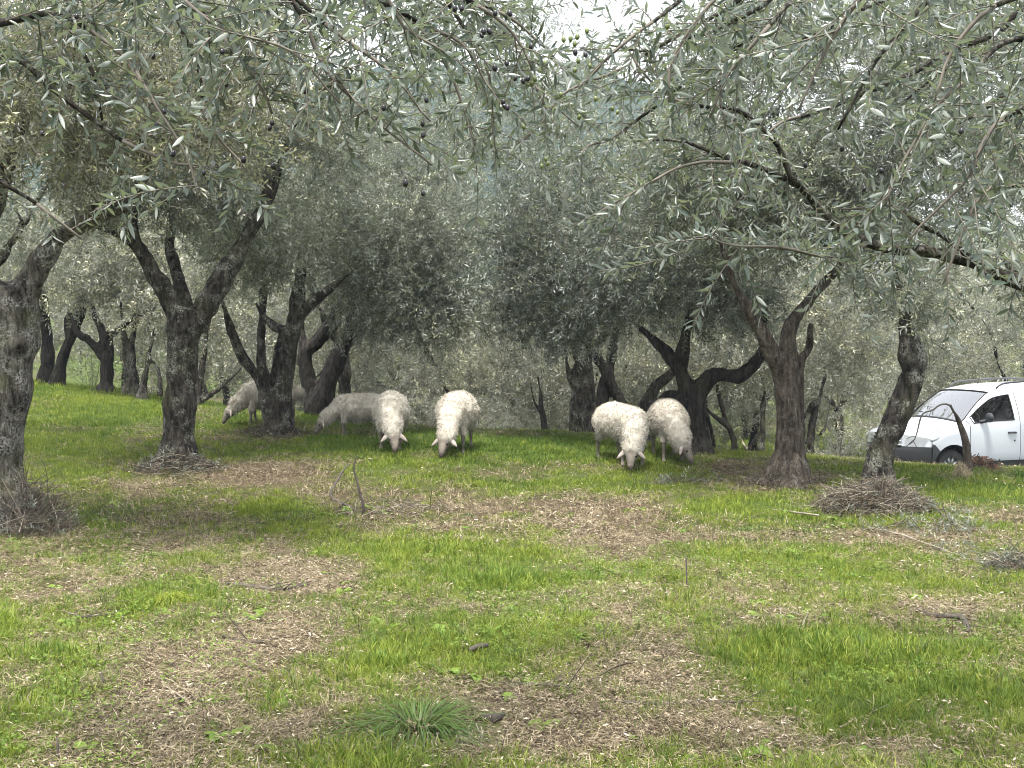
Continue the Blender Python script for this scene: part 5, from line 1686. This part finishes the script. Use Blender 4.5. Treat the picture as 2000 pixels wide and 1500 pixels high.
# ------------------------------------------------------------------ single plants, brush and sticks
def tussock(label, px, py, r, h, n, material, seed, group=None, name='grass_tussock', width=.005, cat='grass tuft', stubs=0, erect=.35):
    rng = np.random.default_rng(seed)
    p = hit(px, py)
    root = empty(name, (p[0], p[1], gz(p[0], p[1])), label, cat, group)
    V, Fc, var = [], [], []
    for _ in range(n):
        a = rng.random() * 6.283
        out = np.array([math.cos(a), math.sin(a), 0])
        side = np.array([-out[1], out[0], rng.normal(0, .3)]); side /= np.linalg.norm(side)
        e = rng.random() ** 1.2
        rr = r * (1 - erect * e) * rng.uniform(.5, 1.05); hh = h * (.55 + .75 * e) * rng.uniform(.7, 1.1)
        base = out * rng.random() * r * .22 + rng.normal(0, .01, 3) * [1, 1, 0]
        w = width * rng.uniform(.7, 1.3); b0 = len(V); n_s = 7; v = rng.random()
        sw = rng.normal(0, .12) * rr
        for k in range(n_s + 1):
            s = k / n_s
            c = base + out * rr * s + side * sw * s * s + np.array([0, 0, hh * (1.9 * s - 1.75 * s * s) - .01])
            c[2] = max(c[2], -.01)
            ww = w * (1 - .85 * s ** 2)
            V += [c - side * ww / 2, c + side * ww / 2]
        for k in range(n_s):
            Fc.append((b0 + 2 * k, b0 + 2 * k + 1, b0 + 2 * k + 3, b0 + 2 * k + 2))
        var += [v] * (2 * n_s + 2)
    mb = MB(); mb.add(V, Fc); me_ = mb.mesh('blades', material, smooth=False); point_attr(me_, 'var', var)
    link('blades', me_, root, False, kind='stuff')
    if stubs:
        mb = MB()
        for _ in range(stubs):
            a = rng.uniform(-2.2, -.3); q = np.array([math.cos(a) * r * rng.uniform(.2, .8), math.sin(a) * r * rng.uniform(.4, .9), 0])
            mb.tube([q, q + np.array([rng.normal(0, .02), rng.normal(0, .02), rng.uniform(.02, .06)])], [.003, .002], 4)
        link('dry_stubs', mb.mesh('dry_stubs', M_PALE), root, False, kind='stuff')
    return root


tussock('large blue green grass tussock with drooping blades in the middle foreground', 815, 1432, .44, .15, 420, M_TUSSOCK, 801, stubs=26, width=.0052)
tussock('small dark green tussock on the bright grass left of the twig heap', 1460, 1040, .16, .09, 160, M_TUSSOCK, 802, width=.005)
tussock('small green tussock beside the flat twig litter in the middle of the meadow', 915, 1012, .12, .07, 100, M_TUSSOCK, 803, width=.005)
tussock('bright green grass clump on the left half of the near ground', 330, 1180, .22, .12, 300, M_GRASS, 804, width=.005, erect=.8)
tussock('dark green clump in the left grass below the thick old trunk', 300, 1090, .16, .08, 130, M_GRASS_DEEP, 805, width=.005)
tussock('tuft of straw yellow grass at the foot of the broken stump', 1878, 935, .16, .30, 240, M_STRAW, 806, width=.006, erect=.85)
tussock('deep green clump at the right edge by the van', 1990, 935, .22, .16, 180, M_GRASS_DEEP, 807, width=.008, erect=.7)


def brush(label, px, py, rx, ry, h, n, seed, mats=(M_BROWNTWIG, M_DEAD, M_PALE), name='brush_pile', lens=(.15, .55), green=0, upright=.3, cat='brush heap', ring=0.0, rad=.0032):
    """a heap of cut twigs and shoots"""
    rng = np.random.default_rng(seed)
    p = hit(px, py)
    root = empty(name, (p[0], p[1], gz(p[0], p[1])), label, cat)
    mbs = [MB() for _ in mats]
    for i in range(n):
        a, q = rng.random() * 6.283, math.sqrt(ring ** 2 + (1 - ring ** 2) * rng.random())
        c = np.array([math.cos(a) * q * rx, math.sin(a) * q * ry, 0])
        c[2] = gz(p[0] + c[0], p[1] + c[1]) - gz(p[0], p[1]) + h * (1 - q ** 2) * rng.random() ** .6 + .01
        d = np.array([math.cos(a) * .6, math.sin(a) * .6, rng.normal(0, .25) + upright]) + rng.normal(0, .7, 3) * [1, 1, .35]
        d /= np.linalg.norm(d)
        ln = rng.uniform(*lens); s = np.linspace(-.5, .5, 5)[:, None]
        P = c + d * ln * s + rng.normal(0, .05, 3) * ln * (1 - 4 * s * s) + np.array([0, 0, -.12]) * ln * (s + .5) ** 2
        lo = np.array([gz(p[0] + v[0], p[1] + v[1]) - gz(p[0], p[1]) for v in P[[0, -1]]]).min()
        P[:, 2] = np.maximum(P[:, 2], lo + .004)
        mbs[rng.choice(len(mats), p=np.array([.5, .3, .2][:len(mats)]) / sum([.5, .3, .2][:len(mats)]))].tube(P, np.linspace(rad, rad * .45, 5) * rng.uniform(.6, 1.5), 4, cap=False)
    for mb, m_ in zip(mbs, mats):
        if mb.n: link('twigs', mb.mesh('twigs', m_), root, False, kind='stuff')
    if green:
        a = rng.random(green) * 6.283; q = np.sqrt(rng.random(green))
        X = np.stack([np.cos(a) * q * rx, np.sin(a) * q * ry], 1)
        Z = np.array([gz(p[0] + u, p[1] + v) for u, v in X]) + h * (1 - q ** 2) * rng.random(green)
        scatter('leaves', np.stack([p[0] + X[:, 0], p[1] + X[:, 1], Z], 1), np.stack([rng.normal(0, .5, green), rng.uniform(-1.2, .1, green), rng.random(green) * 6.3], 1),
                rng.uniform(.3, .6, green), rng.integers(0, 8, green), G_MID, root)
    return root


brush('large heap of cut brown twigs round the foot of the leaning sawn trunk', 1706, 996, .54, .40, .30, 1400, 811, green=70, lens=(.1, .42))
brush('dark brush and shoots round the foot of the thick old trunk at the left', 55, 1040, .36, .34, .50, 620, 812, green=90, upright=.9, mats=(M_DEAD, M_BROWNTWIG, M_PALE))
brush('low ring of weeds and twigs round the foot of the forked tree', 345, 920, .50, .34, .20, 560, 813, green=70, lens=(.08, .3))
brush('dry grass and twigs heaped against the many stemmed tree', 535, 852, .46, .34, .20, 420, 814, mats=(M_STRAW, M_BROWNTWIG, M_PALE), green=40, lens=(.1, .35), upright=.6)
brush('small heap of roots and twigs at the foot of the smooth brown tree', 1532, 948, .48, .28, .17, 520, 815, lens=(.08, .3))
brush('dark weedy stump at the right edge of the near grass', 1985, 1120, .22, .2, .16, 220, 816, green=50, mats=(M_DEAD, M_BROWNTWIG, M_PALE), lens=(.1, .35), upright=.6)
brush('flat scatter of cut twigs on the bare ground right of the dry upright stick', 770, 1000, .55, .5, .04, 200, 817, lens=(.1, .4), upright=.0)
brush('thin line of green prunings lying left of the smooth tree', 1330, 945, .50, .16, .06, 60, 818, green=45, lens=(.1, .3), upright=.1)
brush('scatter of prunings trailing right from the twig heap', 1810, 1040, .55, .30, .05, 110, 819, green=60, lens=(.15, .5), upright=.0)
M_ROOT = simple('red brown root fibre', (0.17, 0.085, 0.055), 0.9, vary=0.5, vscale=14)
brush('pile of red brown roots left of the broken stump by the van', 1842, 908, .20, .16, .20, 420, 820, mats=(M_ROOT, M_BROWNTWIG, M_PALE), lens=(.06, .2), upright=.2, name='root_pile', cat='root heap', rad=.005)
brush('slumped mass of red brown roots right of the broken stump by the van', 1915, 918, .24, .18, .17, 520, 821, mats=(M_ROOT, M_BROWNTWIG, M_DEAD), lens=(.06, .22), upright=.1, name='root_pile', cat='root heap', rad=.006)


def stick(label, rows, material, name='fallen_branch', cat='stick', forks=0, seed=0, lift=.008, leaves=0):
    """rows: photograph x, y of points on the ground, height above it, width in pixels"""
    rng = np.random.default_rng(seed)
    P = []
    for px, py, h, w in rows:
        g = hit(px, py); P.append((g[0], g[1], gz(g[0], g[1]) + h + lift, .5 * w * g[1] / F))
    P = catmull(np.array(P), .03)
    P[:, :3] += .006 * np.stack([vnoise(np.stack([np.arange(len(P)) * .3, np.full(len(P), seed + k), np.full(len(P), 3.3)], 1), seed + k) for k in range(3)], 1)
    root = empty(name, P[0, :3], label, cat)
    mb = MB(); mb.tube(P[:, :3], P[:, 3], 7)
    link('stem', mb.mesh('stem', material), root)
    if forks:
        mb = MB(); tips = []
        T = np.gradient(P[:, :3], axis=0)
        for _ in range(forks):
            j = rng.integers(int(len(P) * .2), len(P) - 1)
            d = T[j] / np.linalg.norm(T[j]) + rng.normal(0, .6, 3); d[2] = abs(d[2]) * .5; d /= np.linalg.norm(d)
            ln = rng.uniform(.08, .25); s = np.linspace(0, 1, 5)[:, None]
            Q = P[j, :3] + d * ln * s + rng.normal(0, .1, 3) * ln * s * s
            mb.tube(Q, np.linspace(min(P[j, 3] * .7, .004), .001, 5), 4); tips.append(Q[-1])
        link('side_twigs', mb.mesh('side_twigs', material), root, kind='stuff')
        if leaves:
            tips = np.array(tips)
            k = rng.integers(0, len(tips), leaves)
            scatter('leaves', tips[k] + rng.normal(0, .03, (leaves, 3)), rng.normal(0, .6, (leaves, 3)), rng.uniform(.25, .5, leaves), rng.integers(0, 8, leaves), G_MID, root)
    return root


def standing(label, base, pts, material, name='dry_stem', cat='dry stem'):
    """pts: photograph x, y of points at the base's distance, width in pixels"""
    g = hit(*base)
    P = np.array([[*at(px, py, g[1]), .5 * w * g[1] / F] for px, py, w in pts])
    P[0, 2] = gz(P[0, 0], P[0, 1]) - .02
    root = empty(name, P[0, :3], label, cat)
    R = catmull(P, .03); mb = MB(); mb.tube(R[:, :3], R[:, 3], 6); link('stem', mb.mesh('stem', material), root)
    return root


standing('thin dark stick standing upright from the bare ground in the middle of the meadow', (706, 1008), [(706, 1010, 7), (710, 992, 6), (703, 962, 5), (696, 935, 4), (691, 912, 3), (697, 890, 2)], M_DEAD)
stick('dark bent twig leaning left from the foot of the upright stick', [(705, 1008, .0, 6), (670, 990, .02, 6), (646, 976, .03, 5), (664, 955, .12, 4), (678, 940, .16, 3)], M_DEAD, forks=4, seed=3)
stick('long pale branch lying in the grass below the twig heap', [(1695, 1038, .02, 4.5), (1760, 1052, .02, 4.5), (1830, 1075, .01, 4), (1905, 1102, .005, 3)], M_PALE, forks=9, seed=4, leaves=30)
stick('long thin branch slanting down right from the foot of the sawn trunk', [(1752, 965, .08, 5), (1800, 990, .07, 5), (1850, 1020, .03, 4), (1885, 1040, .01, 3)], M_DEAD, forks=9, seed=5, leaves=40)
stick('pale twig pointing left out of the twig heap', [(1600, 1022, .05, 4), (1560, 1010, .03, 4), (1510, 1000, .01, 3)], M_PALE, forks=4, seed=6)
stick('bleached fork of two sticks in the grass, left stick', [(1535, 1245, .0, 3), (1528, 1222, .01, 2.6), (1524, 1198, .02, 1.6)], M_PALE, seed=7)
stick('bleached crooked stick just right of a straight one in the grass', [(1558, 1245, .0, 3), (1572, 1222, .01, 2.6), (1578, 1204, .02, 1.6)], M_PALE, forks=2, seed=8)
stick('dark gnarled root sticking out of the right hand grass', [(1790, 1200, .01, 8), (1840, 1218, .02, 8), (1880, 1222, .03, 12), (1890, 1245, .01, 10)], M_DEAD, forks=5, seed=9)
stick('long brown stick lying flat across the bare ground at the bottom', [(1200, 1380, .01, 7), (1290, 1386, .012, 7), (1380, 1382, .012, 5), (1450, 1384, .008, 3)], M_DEAD, forks=4, seed=10)
stick('dark short log end beside the big tussock', [(940, 1416, .02, 16), (965, 1422, .03, 20), (985, 1414, .03, 10)], M_DEAD, seed=11)
stick('grey stub of wood in the grass above the big tussock', [(918, 1284, .02, 10), (938, 1279, .025, 11), (955, 1274, .03, 8)], M_DEAD, forks=1, seed=12)
stick('crooked dark twig on the brown patch in the left foreground', [(445, 1148, .01, 6), (500, 1156, .02, 8), (545, 1160, .01, 6), (600, 1152, .02, 7)], M_DEAD, forks=8, seed=13)
stick('thin pale stick crossing the left straw patch', [(310, 1335, .01, 4), (345, 1365, .015, 4), (375, 1395, .01, 3)], M_PALE, seed=14)
stick('thin brown twig in the left straw patch', [(430, 1252, .01, 5), (470, 1258, .01, 5), (510, 1262, .01, 4)], M_DEAD, forks=3, seed=15)
stick('thin brown twig lying across the left bare ground', [(120, 1200, .01, 4), (170, 1215, .02, 4), (230, 1208, .01, 3)], M_DEAD, forks=3, seed=16)
stick('pale stick lying on the right foreground grass', [(1640, 1430, .0, 4), (1680, 1412, .01, 3.5), (1715, 1400, .0, 2)], M_PALE, forks=3, seed=17)
stick('thin dark twig at the left of the lower bare strip', [(1000, 1345, .01, 5), (1060, 1348, .01, 5), (1120, 1352, .01, 4)], M_DEAD, forks=4, seed=18)
stick('bent brown twig in the middle of the lower bare strip', [(1150, 1340, .01, 4), (1200, 1322, .03, 4), (1240, 1308, .02, 3)], M_BROWNTWIG, forks=3, seed=19)
standing('dark dry stalk standing in the left foreground', (113, 1490), [(113, 1492, 6), (113, 1470, 5), (112, 1440, 4)], M_DEAD)
standing('short dark stalk on the left straw patch', (200, 1345), [(200, 1347, 6), (203, 1330, 6), (196, 1315, 4)], M_DEAD)
standing('thin dry stalk standing in the grass right of the pale patch', (1342, 1150), [(1342, 1152, 4), (1341, 1120, 3), (1340, 1085, 3)], M_DEAD)

# bleached fallen branch by the small trunks
stick('bleached fallen branch leaning beside the short upright trunk', [(1470, 892, .01, 5), (1455, 880, .12, 4), (1444, 868, .22, 3)], M_PALE, seed=20)

# broken stump with a bent branch, in front of the van
g = hit(1888, 922)
ST = np.array([[*at(px, py, g[1]), .5 * w * g[1] / F] for px, py, w in
               [(1892, 930, 22), (1890, 895, 19), (1886, 862, 18), (1876, 832, 15), (1868, 812, 11), (1859, 797, 6)]])
BR = np.array([[*at(px, py, g[1] - .02 * i), .5 * w * g[1] / F] for i, (px, py, w) in enumerate(
    [(1862, 803, 5), (1856, 793, 4), (1845, 789, 3.5), (1832, 793, 3.5), (1822, 801, 3.5), (1808, 805, 3.5), (1800, 812, 3), (1795, 828, 3), (1791, 845, 2.5), (1785, 860, 2), (1776, 868, 1.5)])])
ro = empty('broken_stump', (ST[0, 0], ST[0, 1], gz(ST[0, 0], ST[0, 1])), 'broken grey tree stump with a thin branch bent over in an arch before the van', 'stump')
link('trunk', trunk_mesh([ST], bark('weathered stump', (0.04, 0.032, 0.025), (0.17, 0.135, 0.105), .2), .014, 41, .6), ro)
R = catmull(BR, .02); mb = MB(); mb.tube(R[:, :3], R[:, 3], 6)
for (px, py, w), (qx, qy) in [((1788, 852, 3), (1770, 858)), ((1784, 862, 3), (1795, 885)), ((1786, 858, 3), (1764, 880)), ((1862, 803, 6), (1857, 789))]:
    a_ = at(px, py, g[1] - .2); b_ = at(qx, qy, g[1] - .2); mb.tube(catmull(np.array([a_, (a_ + b_) / 2 + [0, 0, .01], b_]), .02), .004, 5)
link('bent_branch', mb.mesh('bent_branch', M_TWIG), ro)
standing('short red brown snag right of the broken stump', (1905, 915), [(1905, 918, 9), (1905, 885, 7), (1903, 866, 6)], M_ROOT, 'snag', 'snag')
standing('thin dry weed stem before the front wheel of the van', (1858, 905), [(1860, 906, 4), (1858, 880, 4), (1855, 863, 3)], M_DEAD)

# green saplings and weeds by the van
def bush(label, px, py, r, h, n, group_, seed, dist=None, name='bush'):
    rng = np.random.default_rng(seed)
    p = hit(px, py) if dist is None else at(px, py, dist)
    root = empty(name, (p[0], p[1], gz(p[0], p[1])), label, 'bush')
    q = rng.normal(0, 1, (n, 3)); q /= np.linalg.norm(q, axis=1)[:, None]
    A = np.array([p[0], p[1], gz(p[0], p[1]) + h * .5]) + q * rng.random((n, 1)) ** .4 * [r, r * .7, h * .5]
    mb = MB()
    for a in A[::2]:
        b_ = np.array([p[0] + rng.normal(0, .03), p[1] + rng.normal(0, .03), gz(p[0], p[1]) - .02])
        mb.tube(catmull(np.array([b_, (a + b_) / 2 + rng.normal(0, .03, 3), a]), .1), [.004], 4, cap=False)
    link('stems', mb.mesh('stems', M_TWIG), root, kind='stuff')
    P, rot, sz, pk = sprigs_on(A, A.mean(0), 5, rng, .05, .0, (.35, .6))
    scatter('leaves', P, rot, sz, pk, group_, root)
    return root


bush('small green sapling between the leaning trunk and the front of the van', 1772, 905, .17, .42, 34, G_SHRUB, 831)
bush('low bright green shrub on the rise behind the pair of slim stems', 300, 760, .8, 1.1, 60, G_SHRUB, 832, 24)
bush('low green shrub behind the forked tree on the rise', 180, 740, .7, 1.0, 50, G_SHRUB, 833, 25)
bush('tangle of grey brushwood beyond the meadow crest', 930, 825, .9, .7, 60, G_FAR, 834, 19.5)
bush('grey twiggy bush beyond the meadow crest by the dead sapling', 1000, 820, .8, .8, 60, G_FAR, 835, 20.5)
bush('bush of grey shoots right of the smooth brown tree', 1650, 860, .6, .9, 46, G_FAR, 836, 18.5)
bush('grey shoots behind the sheep that grazes alone', 830, 815, .7, .7, 46, G_FAR, 837, 19.5)

# ------------------------------------------------------------------ thin haze between the trees
HAZE = True
if HAZE:
    mb = MB(); mb.box((0, 225, 35), (900, 640, 90))
    hz_me = mb.mesh('haze', [], False)
    hm = bpy.data.materials.new('haze'); hm.use_nodes = True
    t = hm.node_tree
    for n in list(t.nodes): t.nodes.remove(n)
    out = t.nodes.new('ShaderNodeOutputMaterial'); pv = t.nodes.new('ShaderNodeVolumePrincipled')
    pv.inputs['Color'].default_value = (0.80, 0.88, 1.0, 1); pv.inputs['Density'].default_value = 0.00055
    t.links.new(pv.outputs[0], out.inputs['Volume'])
    hz_me.materials.append(hm)
    ho = link('haze', hz_me, kind='stuff'); ho['label'] = 'thin pale haze between the trees'
